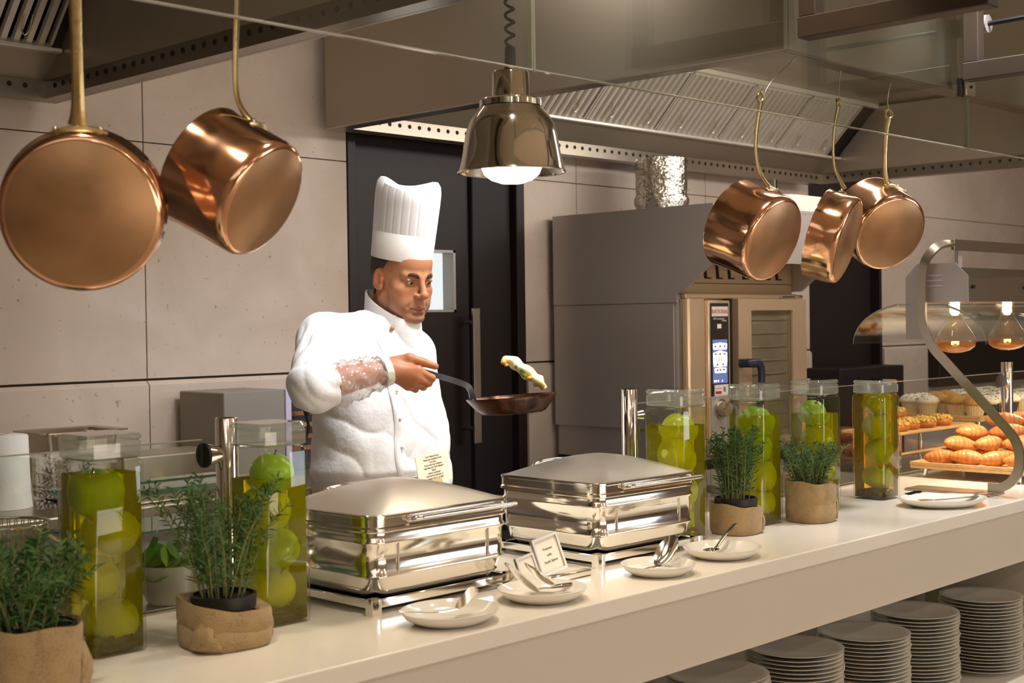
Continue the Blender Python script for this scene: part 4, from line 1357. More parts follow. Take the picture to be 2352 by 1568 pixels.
def copper_pan(lab, bottom, axis, R, h, hpts, ring, hook_top, plate_r=None, ring_twist=0.0, hw=0.011):
    A = Vector(axis).normalized()
    B = Vector(bottom)
    t = thing('copper_pan', lab, 'pan', ring, 'copper pans hanging from the hoods')
    Mx = frame_from(A, B)
    th = 0.0028
    body = MB()
    prof = [(0.001, 0.0), (R * 0.90, 0.0), (R * 0.955, -0.0025), (R * 0.985, -0.008), (R, -0.018), (R * 1.005, -h * 0.5), (R * 1.01, -h + 0.010), (R * 1.03, -h + 0.002), (R * 1.03, -h), (R * 1.005, -h)]
    body.lathe(prof, 64, cap1=False).xf(Mx)
    b = body.build('copper_body', M['copper'], t, 50)
    base = MB().lathe([(0.001, 0.0004), (R * 0.895, 0.0004), (R * 0.90, -0.0002)], 64).xf(Mx)
    base.build('worn_base', M['copper_base'], t, 50)
    lin = MB().lathe([(R * 1.004, -h), (R * 0.985, -h + 0.003), (R * 0.98, -0.02), (R * 0.95, -0.006), (0.001, -0.005)], 48, cap0=False).xf(Mx)
    lin.build('tin_lining', M['tin'], t, 50)
    # cast handle from the wall up to the hanging ring
    pts = smooth_path(hpts, 6)
    n = len(pts)
    side = A.cross(Vector((0, 0, 1))).normalized()
    hd = MB()
    w = [hw * (1.35 - 0.55 * math.sin(PI * min(1, i / (n * 0.5)) * 0.5) + (0.25 * max(0, (i / n - 0.6)) / 0.4)) for i in range(n)]
    hd.tube(pts, w, 12, flat=(1.0, 0.45), up=tuple(side))
    H = hd.build('brass_handle', M['brass'], t, 60)
    # rounded eye at the end
    P = Vector(ring)
    e = MB()
    for i in range(1):
        rr = 0.013
        cpts = [P + side * (rr * math.cos(a)) + Vector((0, 0, rr + rr * math.sin(a))) for a in [2 * PI * k / 20 for k in range(21)]]
        e.tube(cpts, 0.0045, 8, caps=False)
    e.build('hanging_eye', M['brass'], H, 60)
    # flange following the wall, with rivets
    p0 = Vector(hpts[0])
    loc = Mx.inverted() @ p0
    ang0 = math.atan2(loc.y, loc.x)
    zc = max(min(loc.z, -0.02), -h + 0.018)
    fl = MB()
    rings = []
    half = 0.40 if R < 0.125 else 0.36
    for i in range(13):
        a = ang0 + half * (i / 12 * 2 - 1)
        wz = 0.011 * (1 - abs(i / 12 * 2 - 1) ** 2.2 * 0.55)
        rr0, rr1 = R * 1.004, R * 1.004 + 0.006 * (1 - abs(i / 12 * 2 - 1) ** 3 * 0.5)
        c, s = math.cos(a), math.sin(a)
        rings.append([(rr0 * c, rr0 * s, zc - wz), (rr1 * c, rr1 * s, zc - wz * 0.7), (rr1 * c, rr1 * s, zc + wz * 0.7), (rr0 * c, rr0 * s, zc + wz)])
    fl.loops(rings)
    fl.xf(Mx)
    F = fl.build('handle_flange', M['brass'], t, 50)
    for k in (-0.72, 0.0, 0.72):
        a = ang0 + half * k
        rr1 = R * 1.004 + 0.0055
        c = Mx @ Vector((rr1 * math.cos(a), rr1 * math.sin(a), zc))
        MB().sphere(c, 0.0048, 10, 6).build('rivet', M['nickel'], F, 60)
    ht = Vector(hook_top)
    mid = P + Vector((0, 0, 0.024))
    hk = MB().tube(smooth_path([P + side * 0.008 + Vector((0, 0, 0.010)), P + Vector((0, 0, 0.0015)), P - side * 0.008 + Vector((0, 0, 0.010)), mid + (ht - mid) * 0.35 + side * 0.006, ht, ht + Vector((0, -0.004, 0.004))], 5), 0.0018, 6)
    hk.build('wire_hook', M['wire'], t, 60)
    return t


copper_pan('large copper frying pan hanging face on at the far left', (1.122, 2.066, 1.688), (-0.545, -0.808, -0.224), 0.133, 0.064,
           [(1.128, 2.082, 1.836), (1.124, 2.072, 1.862), (1.118, 2.062, 1.927), (1.113, 2.055, 2.033), (1.110, 2.05, 2.13)], (1.110, 2.05, 2.13), (1.11, 2.045, 2.199), hw=0.012)
copper_pan('tilted copper saucepan hanging right of the large copper pan', (1.434, 1.989, 1.720), (0.341, -0.812, -0.473), 0.111, 0.144,
           [(1.450, 2.022, 1.853), (1.436, 2.038, 1.871), (1.424, 2.05, 1.903), (1.421, 2.054, 1.944), (1.423, 2.054, 2.006), (1.428, 2.05, 2.13)], (1.428, 2.05, 2.13), (1.43, 2.045, 2.199))
copper_pan('copper saucepan hanging in front of the oven, left of three', (3.081, 2.006, 1.706), (-0.006, -0.925, -0.381), 0.119, 0.142,
           [(3.112, 2.020, 1.838), (3.098, 2.035, 1.853), (3.083, 2.052, 1.891), (3.077, 2.059, 1.943), (3.079, 2.058, 2.001), (3.088, 2.05, 2.076)], (3.088, 2.05, 2.076), (3.222, 2.03, 2.204))
copper_pan('shallow copper pan seen edge on, middle of the three', (3.469, 2.013, 1.716), (0.302, -0.903, -0.306), 0.128, 0.090,
           [(3.492, 2.036, 1.868), (3.484, 2.046, 1.893), (3.474, 2.057, 1.931), (3.472, 2.06, 1.987), (3.476, 2.057, 2.05), (3.485, 2.05, 2.105)], (3.485, 2.05, 2.105), (3.49, 2.045, 2.204))
copper_pan('dull copper saucepan hanging rightmost, beside the edge-on pan', (3.748, 2.028, 1.749), (-0.363, -0.812, -0.456), 0.122, 0.142,
           [(3.787, 2.040, 1.876), (3.775, 2.048, 1.892), (3.767, 2.057, 1.932), (3.768, 2.058, 1.998), (3.772, 2.055, 2.064), (3.777, 2.05, 2.10)], (3.777, 2.05, 2.10), (3.78, 2.045, 2.204))

# ------------------------------------------------------------------ chrome heat lamp on a coiled cord
lx, ly, lz = 2.283, 2.20, 1.846
t = thing('heat_lamp', 'chrome heat lamp hanging lit on a coiled cord above chafing dishes', 'lamp', (lx, ly, lz))
prof = [(0.1255, 0.0), (0.1265, 0.002), (0.1235, 0.008), (0.1175, 0.030), (0.1115, 0.060), (0.1065, 0.090), (0.0985, 0.116), (0.088, 0.134), (0.076, 0.147), (0.074, 0.151)]
MB().lathe(prof, 64, (lx, ly, lz), cap0=False, cap1=True).build('shade', M['lampchrome'], t, 50)
inner = [(r - 0.0016, z) for r, z in prof[:-1]]
MB().lathe(inner, 48, (lx, ly, lz), cap0=False, cap1=True).build('shade_lining', M['lampchrome'], t, 50)
MB().lathe([(0.070, 0.1515), (0.0735, 0.153), (0.0735, 0.166), (0.070, 0.170), (0.050, 0.172)], 48, (lx, ly, lz)).build('collar', M['lampchrome'], t, 40)
MB().lathe([(0.047, 0.1722), (0.0445, 0.178), (0.0435, 0.230), (0.040, 0.235), (0.016, 0.236)], 40, (lx, ly, lz)).build('neck', M['lampchrome'], t, 40)
MB().lathe([(0.0135, 0.2362), (0.0135, 0.262), (0.0125, 0.29), (0.008, 0.294)], 20, (lx, ly, lz)).build('cord_grip', M['black'], t, 40)
coil = []
z0, z1 = lz + 0.292, 2.90
turns = int((z1 - z0) / 0.030)
for i in range(turns * 12 + 1):
    a = 2 * PI * i / 12
    coil.append((lx + 0.0105 * math.cos(a), ly + 0.0105 * math.sin(a), z0 + (z1 - z0) * i / (turns * 12)))
MB().tube(coil, 0.0038, 6).build('coiled_cord', M['rubber'], t, 60)
bl = MB().lathe([(0.002, -0.026), (0.026, -0.0235), (0.048, -0.016), (0.064, -0.003), (0.071, 0.014), (0.070, 0.028), (0.060, 0.046), (0.036, 0.075), (0.024, 0.10), (0.022, 0.145)], 36, (lx, ly, lz))
bl.build('bulb', M['bulb'], t, 60)
spot('heat_lamp_light', (lx, ly, lz - 0.06), (lx, ly, 0.9), 8, (1.0, 0.84, 0.62), 115, 0.6, 0.06)

# ------------------------------------------------------------------ combi oven and its hood
OX, OY, OW = 4.425, 3.31, 0.845
t = thing('combi_oven', 'stainless combi oven with control panel and glass door behind hanging pans', 'oven', (OX + OW / 2, OY + 0.35, 0.92))
b = MB()
b.rrect([(OW, 0.69, 0.03, 0.92), (OW, 0.69, 0.03, 1.604)], 6, (OX + OW / 2, OY + 0.365))
b.build('casing', M['steel_dark'], t, 40)
MB().box((OX + 0.002, OY - 0.006, 1.585), (OX + OW - 0.02, OY + 0.02, 1.606), 0.004).build('top_trim', M['oven_steel'], t)
m = MB().rrect([(0.128, 0.05, 0.02, 0.93), (0.128, 0.05, 0.02, 1.584)], 6, (OX + 0.066, OY + 0.012))
m.build('left_pillar', M['oven_steel'], t, 40)
cp = MB().box((4.556, OY - 0.020, 0.94), (4.712, OY + 0.01, 1.578), 0.006, seg=2).build('control_panel', M['oven_steel'], t, 40)
MB().box((4.570, OY - 0.0225, 1.182), (4.698, OY - 0.0195, 1.566), 0.001).build('black_fascia', M['panelblack'], cp)
MB().box((4.570, OY - 0.0225, 0.96), (4.698, OY - 0.0195, 1.178), 0.001).build('dial_plate', M['steel_dark'], cp)
lg = MB().box((4.577, OY - 0.0245, 1.511), (4.691, OY - 0.0222, 1.552), 0.001)
lg.build('badge', M['logo'], cp)
text('RATIONAL', 'lettering', M['red'], cp, (4.634, OY - 0.0250, 1.531), (1, 0, 0), (0, 0, 1), 0.0235)
text('SelfCookingCenter', 'lettering', M['logo'], cp, (4.628, OY - 0.0232, 1.502), (1, 0, 0), (0, 0, 1), 0.0105)
text('5 Senses', 'lettering', M['label'], cp, (4.664, OY - 0.0232, 1.494), (1, 0, 0), (0, 0, 1), 0.010)
MB().box((4.616, OY - 0.0235, 1.462), (4.644, OY - 0.0222, 1.480)).build('indicator', M['label'], cp)
sc = MB().box((4.582, OY - 0.0238, 1.236), (4.684, OY - 0.0222, 1.416)).build('screen', M['screen'], cp)


def scr(x0, x1, z0, z1, mat, n=0, name='screen_icon'):
    MB().prism([(x0 + 0.004, z0), (x1 - 0.004, z0), (x1, z0 + (z1 - z0) * 0.3), (x1, z1 - (z1 - z0) * 0.15), ((x0 + x1) / 2, z1), (x0, z1 - (z1 - z0) * 0.15), (x0, z0 + (z1 - z0) * 0.3)], 1, OY - 0.0244 - n * 0.0006, OY - 0.0236 - n * 0.0006).build(name, mat, cp)


scr(4.583, 4.682, 1.374, 1.404, M['icon'])
scr(4.583, 4.682, 1.304, 1.372, M['icon'])
scr(4.592, 4.676, 1.278, 1.302, M['icon'])
for x, z in ((4.598, 1.387), (4.632, 1.388), (4.664, 1.387), (4.600, 1.356), (4.632, 1.356), (4.664, 1.356), (4.612, 1.313), (4.652, 1.313), (4.612, 1.290), (4.632, 1.290), (4.656, 1.291)):
    MB().box((x - 0.006, OY - 0.0252, z - 0.003), (x + 0.006, OY - 0.0245, z + 0.004)).build('screen_glyph', M['ink'], cp)
for x in (4.625, 4.641):
    MB().box((x - 0.005, OY - 0.0252, 1.325), (x + 0.005, OY - 0.0245, 1.343)).build('screen_glyph', M['icon_o'], cp)
for x, w in ((4.597, 0.010), (4.618, 0.004), (4.646, 0.003)):
    MB().box((x - w, OY - 0.0246, 1.242), (x + w, OY - 0.0238, 1.250)).build('screen_glyph', M['icon'], cp)
st = MB().box((4.592, OY - 0.0238, 1.186), (4.690, OY - 0.0222, 1.230)).build('sticker', M['label'], cp)
MB().box((4.598, OY - 0.0245, 1.192), (4.640, OY - 0.0238, 1.204)).build('sticker_print', M['red'], cp)
MB().box((4.654, OY - 0.0245, 1.200), (4.668, OY - 0.0238, 1.220)).build('sticker_print', M['ink'], cp)
MB().box((4.600, OY - 0.0245, 1.214), (4.642, OY - 0.0238, 1.216)).build('sticker_print', M['ink'], cp)
kb = MB().tube([(4.634, OY - 0.0226, 1.130), (4.634, OY - 0.030, 1.130)], 0.042, 28)
kb.build('dial_ring', M['steel'], cp, 40)
MB().tube([(4.634, OY - 0.030, 1.130), (4.634, OY - 0.062, 1.130)], [0.034, 0.031], 28).build('dial_knob', M['steel'], cp, 40)
MB().box((4.714, OY - 0.004, 0.94), (4.748, OY + 0.01, 1.584)).build('door_gap', M['black'], t)
dr = MB()
dx0, dx1, dz0, dz1 = 4.750, 5.275, 0.94, 1.584
wx0, wx1, wz0, wz1 = 4.845, 5.165, 0.99, 1.535
for a, b2 in (((dx0, dz0), (wx0, dz1)), ((wx1, dz0), (dx1, dz1)), ((wx0, dz0), (wx1, wz0)), ((wx0, wz1), (wx1, dz1))):
    dr.box((a[0], OY - 0.035, a[1]), (b2[0], OY + 0.008, b2[1]), 0.0)
door = dr.build('oven_door', M['oven_steel'], t)
MB().box((wx0, OY - 0.026, wz0), (wx1, OY - 0.020, wz1)).build('door_window', M['glass'], door)
MB().box((wx0 + 0.002, OY - 0.012, wz0), (wx1 - 0.002, OY + 0.006, wz1)).build('reflection_panel', pm('oven_interior', srgb(168, 150, 130), 0.3, 0.5, var=0.35, vscale=7), door)  # panel colour lightened to imitate reflection in the door window
sh = MB()
for k in range(9):
    z = wz0 + 0.04 + k * 0.058
    sh.tube([(wx0 + 0.02, OY - 0.016, z), (wx1 - 0.02, OY - 0.016, z)], 0.0022, 6)
sh.build('rack_bars', M['wire'], door, 60, kind='stuff')
hn = MB().tube(smooth_path([(4.757, OY - 0.034, 1.315), (4.772, OY - 0.075, 1.315), (4.815, OY - 0.088, 1.312), (4.836, OY - 0.088, 1.285), (4.838, OY - 0.086, 1.22), (4.834, OY - 0.082, 1.13)], 6), 0.019, 12, flat=(1.0, 0.75))
hn.build('door_handle', M['navy'], door, 60)
MB().box((5.10, OY - 0.028, 1.586), (5.20, OY - 0.004, 1.597), 0.003).build('door_hinge', M['chrome'], t)
MB().box((5.235, OY - 0.03, 1.585), (5.26, OY - 0.004, 1.602), 0.004).build('door_hinge', M['chrome'], t)
# stand
t2 = thing('oven_stand', 'dark stand carrying the combi oven', 'stand', (OX + OW / 2, OY + 0.35, 0))
for x, y in ((OX + 0.03, OY + 0.04), (OX + OW - 0.03, OY + 0.04), (OX + 0.03, OY + 0.66), (OX + OW - 0.03, OY + 0.66)):
    MB().box((x - 0.02, y - 0.02, 0.0), (x + 0.02, y + 0.02, 0.88), 0.003).build('leg', M['black'], t2)
MB().box((OX + 0.0, OY + 0.01, 0.88), (OX + OW, OY + 0.70, 0.918), 0.004).build('top_frame', M['black'], t2)
MB().box((OX + 0.03, OY + 0.62, 0.2), (OX + OW - 0.03, OY + 0.635, 0.88)).build('back_panel', M['black'], t2)
MB().box((OX + 0.012, OY + 0.06, 0.25), (OX + 0.02, OY + 0.62, 0.88)).build('side_panel', M['black'], t2)
# hood over the oven
t3 = thing('oven_hood', 'dark steel box hood fitted around and over the combi oven', 'hood', (OX + OW / 2, 3.6, 1.61))
side = [(4.01, 1.058), (4.01, 1.958), (3.155, 1.958), (3.155, 1.73), (3.312, 1.614), (3.345, 1.606), (3.345, 1.56), (3.42, 1.0)]
MB().prism([(4.01, 1.57), (4.01, 1.958), (3.155, 1.958), (3.155, 1.73), (3.30, 1.618), (3.34, 1.608), (3.34, 1.57)], 0, OX - 0.012, OX).build('side_panel', M['steel_dark'], t3)
MB().prism([(4.01, 1.05), (4.01, 1.567), (3.36, 1.567), (3.36, 1.05)], 0, OX - 0.010, OX - 0.001).build('lower_side_panel', M['steel_dark'], t3)
MB().prism([(4.01, 1.61), (4.01, 1.958), (3.155, 1.958), (3.155, 1.73), (3.30, 1.618)], 0, OX + OW + 0.002, OX + OW + 0.014).build('side_panel', M['steel_dark'], t3)
MB().box((OX, 3.155, 1.945), (OX + OW, 4.01, 1.958)).build('top_panel', M['steel_dark'], t3)
MB().box((OX, 3.155, 1.73), (OX + OW, 3.167, 1.944)).build('front_panel', M['steel_dark'], t3)
vp = MB().box((OX + 0.002, 3.345, 1.6065), (OX + OW, 3.352, 1.944)).build('vent_panel', M['oven_steel'], t3)
for k in range(8):
    x = OX + 0.10 + k * 0.085 + (0.02 if k > 3 else 0)
    m = MB().prism([(x, 1.668), (x + 0.045, 1.668), (x + 0.045, 1.674), (x + 0.018, 1.674), (x + 0.006, 1.76), (x - 0.010, 1.76)], 1, 3.3425, 3.3445)
    m.build('vent_slot', M['black'], vp)
MB().box((OX + 0.002, 3.340, 1.648), (OX + OW, 3.3448, 1.650)).build('vent_seam', M['hole'], vp)
du = MB()
rr = []
for i, z in enumerate(np.linspace(1.959, 2.215, 14)):
    r = 0.115 + (0.008 if 3 <= i <= 4 else 0.0) - (0.004 if i == 5 else 0)
    rr.append([(4.84 + (r + 0.003 * mnoise.noise((j * 0.7, i * 1.3, 2))) * math.cos(2 * PI * j / 28), 3.74 + (r + 0.003 * mnoise.noise((j * 0.7, i * 1.3, 5))) * math.sin(2 * PI * j / 28), z) for j in range(28)])
du.loops(rr)
props(du.build('flue_duct', M['foil'], None, 70), 'crinkled foil flue duct rising from the oven hood', 'duct')
props(MB().rrect([(0.30, 0.13, 0.05, 1.9585), (0.30, 0.13, 0.05, 2.03)], 6, (5.15, 3.25)).build('white_duct', M['duct_white'], None, 40), 'white duct piece lying on top of the oven hood', 'duct')

# ------------------------------------------------------------------ back worktop and what stands on it
t = thing('back_worktop', 'stainless worktop along the stone wall behind the chef', 'worktop', (1.3, 3.7, 0))
MB().box((-0.6, 3.37, 0.962), (3.15, 4.032, 1.0), 0.004).build('top', M['steel_h'], t)
MB().box((-0.6, 3.42, 0.1), (3.15, 4.03, 0.9615)).build('cabinet', M['steel_dark'], t)
MB().box((-0.6, 3.45, 0.0), (3.15, 4.03, 0.0995)).build('plinth', M['black'], t)
# gastronorm container
t = thing('gastronorm_pan', 'deep steel food container on the back worktop at left', 'container', (1.975, 3.72, 1.0))
g = MB()
gw_, gd_ = 0.25, 0.20
g.rrect([(gw_ - 0.10, gd_ - 0.06, 0.02, 1.001), (gw_ - 0.07, gd_ - 0.035, 0.03, 1.012), (gw_ - 0.03, gd_ - 0.02, 0.025, 1.19), (gw_ - 0.026, gd_ - 0.018, 0.02, 1.196), (gw_ + 0.012, gd_ + 0.012, 0.012, 1.199), (gw_ + 0.012, gd_ + 0.012, 0.012, 1.203), (gw_ - 0.032, gd_ - 0.022, 0.02, 1.2), (gw_ - 0.075, gd_ - 0.04, 0.03, 1.016)], 5, (1.975, 3.72))
g.build('body', M['stand'], t, 45)
MB().box((1.96, 3.72 - gd_ / 2 - 0.016, 1.150), (1.99, 3.72 - gd_ / 2 - 0.004, 1.206), 0.003).build('lug', M['steel'], t)
# paper roll
t = thing('paper_roll', 'white kitchen paper roll standing at the left edge', 'paper roll', (1.748, 3.675, 1.0))
MB().lathe([(0.075, 0.0005), (0.070, 0.05), (0.066, 0.20), (0.062, 0.204), (0.022, 0.204), (0.02, 0.15)], 36, (1.748, 3.675, 1.0)).build('paper', M['tissue'], t, 50)
MB().lathe([(0.0195, 0.004), (0.0195, 0.208), (0.016, 0.208), (0.016, 0.01)], 20, (1.748, 3.675, 1.0)).build('core', M['label'], t, 50)
# grey appliance with cables
t = thing('grey_appliance', 'grey boxy appliance on the back worktop beside the chef', 'appliance', (2.70, 3.88, 1.0))
MB().box((2.527, 3.75, 1.006), (2.772, 4.01, 1.283), 0.003).build('casing', M['grey_case'], t)
MB().box((2.7725, 3.746, 1.002), (2.797, 4.01, 1.285), 0.002).build('front_trim', M['lilac'], t)
MB().box((2.7975, 3.78, 1.004), (2.93, 4.0, 1.262), 0.004).build('dark_side', M['panelblack'], t)
for k in range(4):
    MB().box((2.80, 3.776, 1.07 + k * 0.04), (2.92, 3.7798, 1.085 + k * 0.04)).build('coil_window', pm('brown_shelf', srgb(150, 100, 64), 0.4, 0.4, var=0.4, vscale=20), t)  # brown metallic strips on the dark side
MB().tube(smooth_path([(2.80, 3.74, 1.26), (2.835, 3.735, 1.22), (2.85, 3.735, 1.19), (2.86, 3.738, 1.14), (2.835, 3.74, 1.08), (2.85, 3.745, 1.02)], 5), 0.005, 7).build('cable', M['rubber'], t, 60)
MB().tube([(2.832, 3.733, 1.235), (2.852, 3.731, 1.195)], [0.008, 0.011], 10).build('cable_plug', M['rubber'], t, 60)
# low steel box
props(MB().box((1.97, 3.42, 1.0005), (2.30, 3.60, 1.137), 0.006, seg=2).build('steel_box', M['steel_h'], None), 'low steel box on the back worktop behind the left plants', 'box')

# ------------------------------------------------------------------ cooking line between the glass and the chef
t = thing('cooking_line', 'steel cooking line between the glass screen and the chef', 'worktop', (2.2, 2.69, 0))
MB().box((-0.6, 2.565, 0.852), (4.15, 2.80, 0.882), 0.003).build('top', M['steel_h'], t)
MB().box((-0.6, 2.58, 0.08), (4.15, 2.78, 0.8515)).build('cabinet', M['steel_dark'], t)
MB().box((-0.6, 2.60, 0.0), (4.15, 2.76, 0.0795)).build('plinth', M['black'], t)
t = thing('induction_hob', 'black induction hob set on the cooking line', 'hob', (2.75, 2.68, 0.882))
MB().box((2.50, 2.58, 0.8825), (3.0, 2.78, 0.892), 0.002).build('glass_top', M['black'], t)
MB().box((2.52, 2.574, 0.8835), (2.98, 2.579, 0.891)).build('trim', M['steel'], t)
t = thing('glass_shelf', 'green glass shelf on short legs behind the rosemary', 'shelf', (1.64, 2.68, 0.882))
MB().box((1.42, 2.58, 1.140), (1.86, 2.78, 1.152)).build('glass_top', M['green_glass'], t)
for x in (1.44, 1.84):
    for y in (2.60, 2.76):
        MB().tube([(x, y, 0.8825), (x, y, 1.1395)], 0.008, 8).build('leg', M['steel'], t, 60)
MB().box((1.42, 2.585, 1.058), (1.86, 2.775, 1.064)).build('glass_top', M['green_glass'], t)
t = thing('salad_bowl', 'white bowl of lettuce behind the left rosemary pot', 'bowl', (1.66, 2.68, 0.882))
MB().lathe([(0.05, 0.0005), (0.055, 0.004), (0.085, 0.09), (0.088, 0.092), (0.083, 0.09), (0.05, 0.008), (0.001, 0.007)], 32, (1.66, 2.68, 0.882)).build('bowl', M['plate'], t, 50)
lt = MB()
for k in range(60):
    a, r = random.uniform(0, 6.28), 0.07 * math.sqrt(random.random())
    c = Vector((1.66 + r * math.cos(a), 2.68 + r * math.sin(a), 0.882 + 0.06 + random.uniform(0, 0.05)))
    d = Vector((random.uniform(-1, 1), random.uniform(-1, 1), random.uniform(-.2, .8))).normalized()
    s = d.orthogonal().normalized()
    L = 0.03
    lt.add([c - s * L * .5, c + s * L * .5, c + d * L + s * L * .7 + Vector((0, 0, .006)), c + d * L * 1.5, c + d * L - s * L * .7 + Vector((0, 0, .006))], [(0, 1, 2, 4), (4, 2, 3)])
lt.build('lettuce', M['lettuce'], t, 60, kind='stuff')
# wire basket at the far left
t = thing('wire_basket', 'wire mesh basket at the far left behind the bushy herb', 'basket', (1.29, 2.68, 0.882))
wb = MB()
c = Vector((1.275, 2.68, 0.884))
for i in range(9):
    z = 0.002 + i * 0.027
    r = 0.05 + 0.035 * i / 8
    wb.tube([c + Vector((r * math.cos(2 * PI * j / 28), r * math.sin(2 * PI * j / 28), z)) for j in range(29)], 0.0014, 5, caps=False)
for j in range(36):
    a = 2 * PI * j / 36
    wb.tube([c + Vector((0.05 * math.cos(a), 0.05 * math.sin(a), 0.001)), c + Vector((0.085 * math.cos(a + 0.15), 0.085 * math.sin(a + 0.15), 0.218))], 0.0012, 5)
    wb.tube([c + Vector((0.05 * math.cos(a), 0.05 * math.sin(a), 0.001)), c + Vector((0.085 * math.cos(a - 0.15), 0.085 * math.sin(a - 0.15), 0.218))], 0.0012, 5)
wb.build('mesh', M['wire'], t, 60, kind='stuff')
MB().tube([c + Vector((0.087 * math.cos(2 * PI * j / 28), 0.087 * math.sin(2 * PI * j / 28), 0.219)) for j in range(29)], 0.003, 7, caps=False).build('rim', M['chrome'], t, 60)
MB().tube([c + Vector((0.02, -0.085, 0.215)), c + Vector((0.10, -0.11, 0.16))], 0.005, 8).build('grip', M['chrome'], t, 60)
# ------------------------------------------------------------------ pastry end of the buffet
t = thing('pastry_deck', 'steel deck behind the glass carrying the muffins', 'counter', (5.7, 2.9, 0))
MB().box((4.20, 2.565, 0.845), (7.3, 3.05, 0.875), 0.003).build('top', M['steel_h'], t)
MB().box((4.20, 2.58, 0.08), (7.3, 3.03, 0.8445)).build('cabinet', M['steel_dark'], t)
MB().box((4.20, 2.60, 0.0), (7.3, 3.0, 0.0795)).build('plinth', M['black'], t)


def tray(x0, x1, y0, y1, z, zb, lab, lip=True):
    t = thing('wooden_tray', lab, 'tray', ((x0 + x1) / 2, (y0 + y1) / 2, zb))
    MB().box((x0, y0, z - 0.014), (x1, y1, z - 0.002), 0.002).build('board', M['wood'], t)
    if lip:
        for a, b in (((x0, y0 - 0.0005), (x1, y0 + 0.010)), ((x0, y1 - 0.010), (x1, y1 + 0.0005)), ((x0 - 0.0005, y0 + 0.010), (x0 + 0.010, y1 - 0.010)), ((x1 - 0.010, y0 + 0.010), (x1 + 0.0005, y1 - 0.010))):
            MB().box((a[0], a[1], z - 0.0018), (b[0], b[1], z + 0.010), 0.001).build('rim', M['wood'], t)
    for x in (x0 + 0.05, x1 - 0.05):
        for y in (y0 + 0.035, y1 - 0.035):
            MB().tube([(x, y, zb + 0.0005), (x, y, z - 0.0142)], 0.010, 12).build('leg', M['chrome'], t, 60)
    zs = zb + (z - zb) * 0.45
    MB().box((x0 + 0.05, y0 + 0.031, zs), (x1 - 0.05, y0 + 0.039, zs + 0.008)).build('stretcher', M['wood' if z - zb > 0.15 else 'steel_dark'], t)
    return t


tray(4.695, 5.35, 2.045, 2.475, 0.948, CT, 'low wooden tray piled with croissants')
tray(4.86, 5.50, 2.60, 2.86, 1.050, 0.875, 'raised wooden board carrying crumble buns', False)
tray(5.56, 7.2, 2.60, 3.04, 1.060, 0.875, 'long wooden tray of muffins along the glass')

# croissants
N_SEG, N_R = 40, 18


def croissant_data():
    V, Fq, C = [], [], []
    for i in range(N_SEG + 1):
        s = i / N_SEG * 2 - 1
        seg = s * 4.5
        fr = abs(seg) % 1.0
        prof = max(0.0, 1 - abs(s) ** 1.8) ** 0.72
        r = 0.0325 * prof * (0.94 + 0.10 * (1 - fr) ** 0.8) + 0.003
        cx = 0.072 * s
        cy = 0.016 * s * s
        for j in range(N_R):
            a = 2 * PI * j / N_R
            y = cy + r * math.cos(a)
            z = r * 0.86 * math.sin(a)
            V.append((cx, y, z))
            k = 1 - fr
            up = max(0, math.sin(a))
            g = 0.25 + 0.75 * k
            base = np.array(srgb(218, 154, 86)[:3]) * (1 - g * 0.75) + np.array(srgb(160, 84, 34)[:3]) * g * 0.75
            if up < 0.05: base = base * 0.9 + np.array(srgb(226, 184, 126)[:3]) * 0.1
            C.append(base)
    for i in range(N_SEG):
        for j in range(N_R):
            k = (j + 1) % N_R
            Fq.append((i * N_R + j, i * N_R + k, (i + 1) * N_R + k, (i + 1) * N_R + j))
    Fq.append(tuple(range(N_R - 1, -1, -1)))
    Fq.append(tuple(N_SEG * N_R + j for j in range(N_R)))
    return V, Fq, np.array(C)


V_, F_, C_ = croissant_data()
first = None
crs = [(4.776, 2.384, 0.977, 'front row at the far corner of the tray'), (4.775, 2.283, 0.977, 'front row, second from the far corner'), (4.785, 2.184, 0.977, 'front row, third from the far corner'), (4.800, 2.090, 0.977, 'front row at the near corner'),
       (4.828, 2.345, 1.020, 'second layer above the first two'), (4.900, 2.255, 1.022, 'second layer above the middle ones'), (4.950, 2.150, 1.022, 'second layer near the steel stand'),
       (4.905, 2.390, 0.977, 'behind the front row, far side'), (4.92, 2.29, 0.977, 'buried in the middle of the pile'), (4.94, 2.19, 0.977, 'buried behind the third of the front row'), (4.95, 2.09, 0.977, 'behind the near corner one'),
       (4.925, 2.330, 1.058, 'third layer just left of the stand'), (5.010, 2.235, 1.060, 'third layer right of the stand'), (5.08, 2.30, 1.020, 'at the back of the pile, lower'), (5.09, 2.18, 1.020, 'at the back of the pile by the stand'), (5.06, 2.38, 0.977, 'at the back corner of the tray'),
       (5.090, 2.285, 1.096, 'topmost of the pile, left one'), (5.150, 2.215, 1.096, 'topmost of the pile, right one'), (5.20, 2.24, 0.977, 'under the back of the pile'), (5.20, 2.30, 1.058, 'high at the back of the pile')]
for i, (x, y, z, lab) in enumerate(crs):
    if first is None:
        first = np_mesh('croissant', np.array(V_), F_, M['croissant'], None, C_, local=True)
        o = first
    else:
        o = first.copy(); COL.objects.link(o)
    o.location = (x, y, z)
    o.rotation_euler = (random.uniform(-.15, .15), random.uniform(-.15, .15), -0.80 + random.uniform(-.5, .5) + (PI if i % 3 == 1 else 0))
    sc = random.uniform(0.92, 1.06)
    o.scale = (sc, sc, sc)
    props(o, 'golden croissant, ' + lab, 'croissant', 'croissants on the wooden tray')

# crumble buns on the raised board


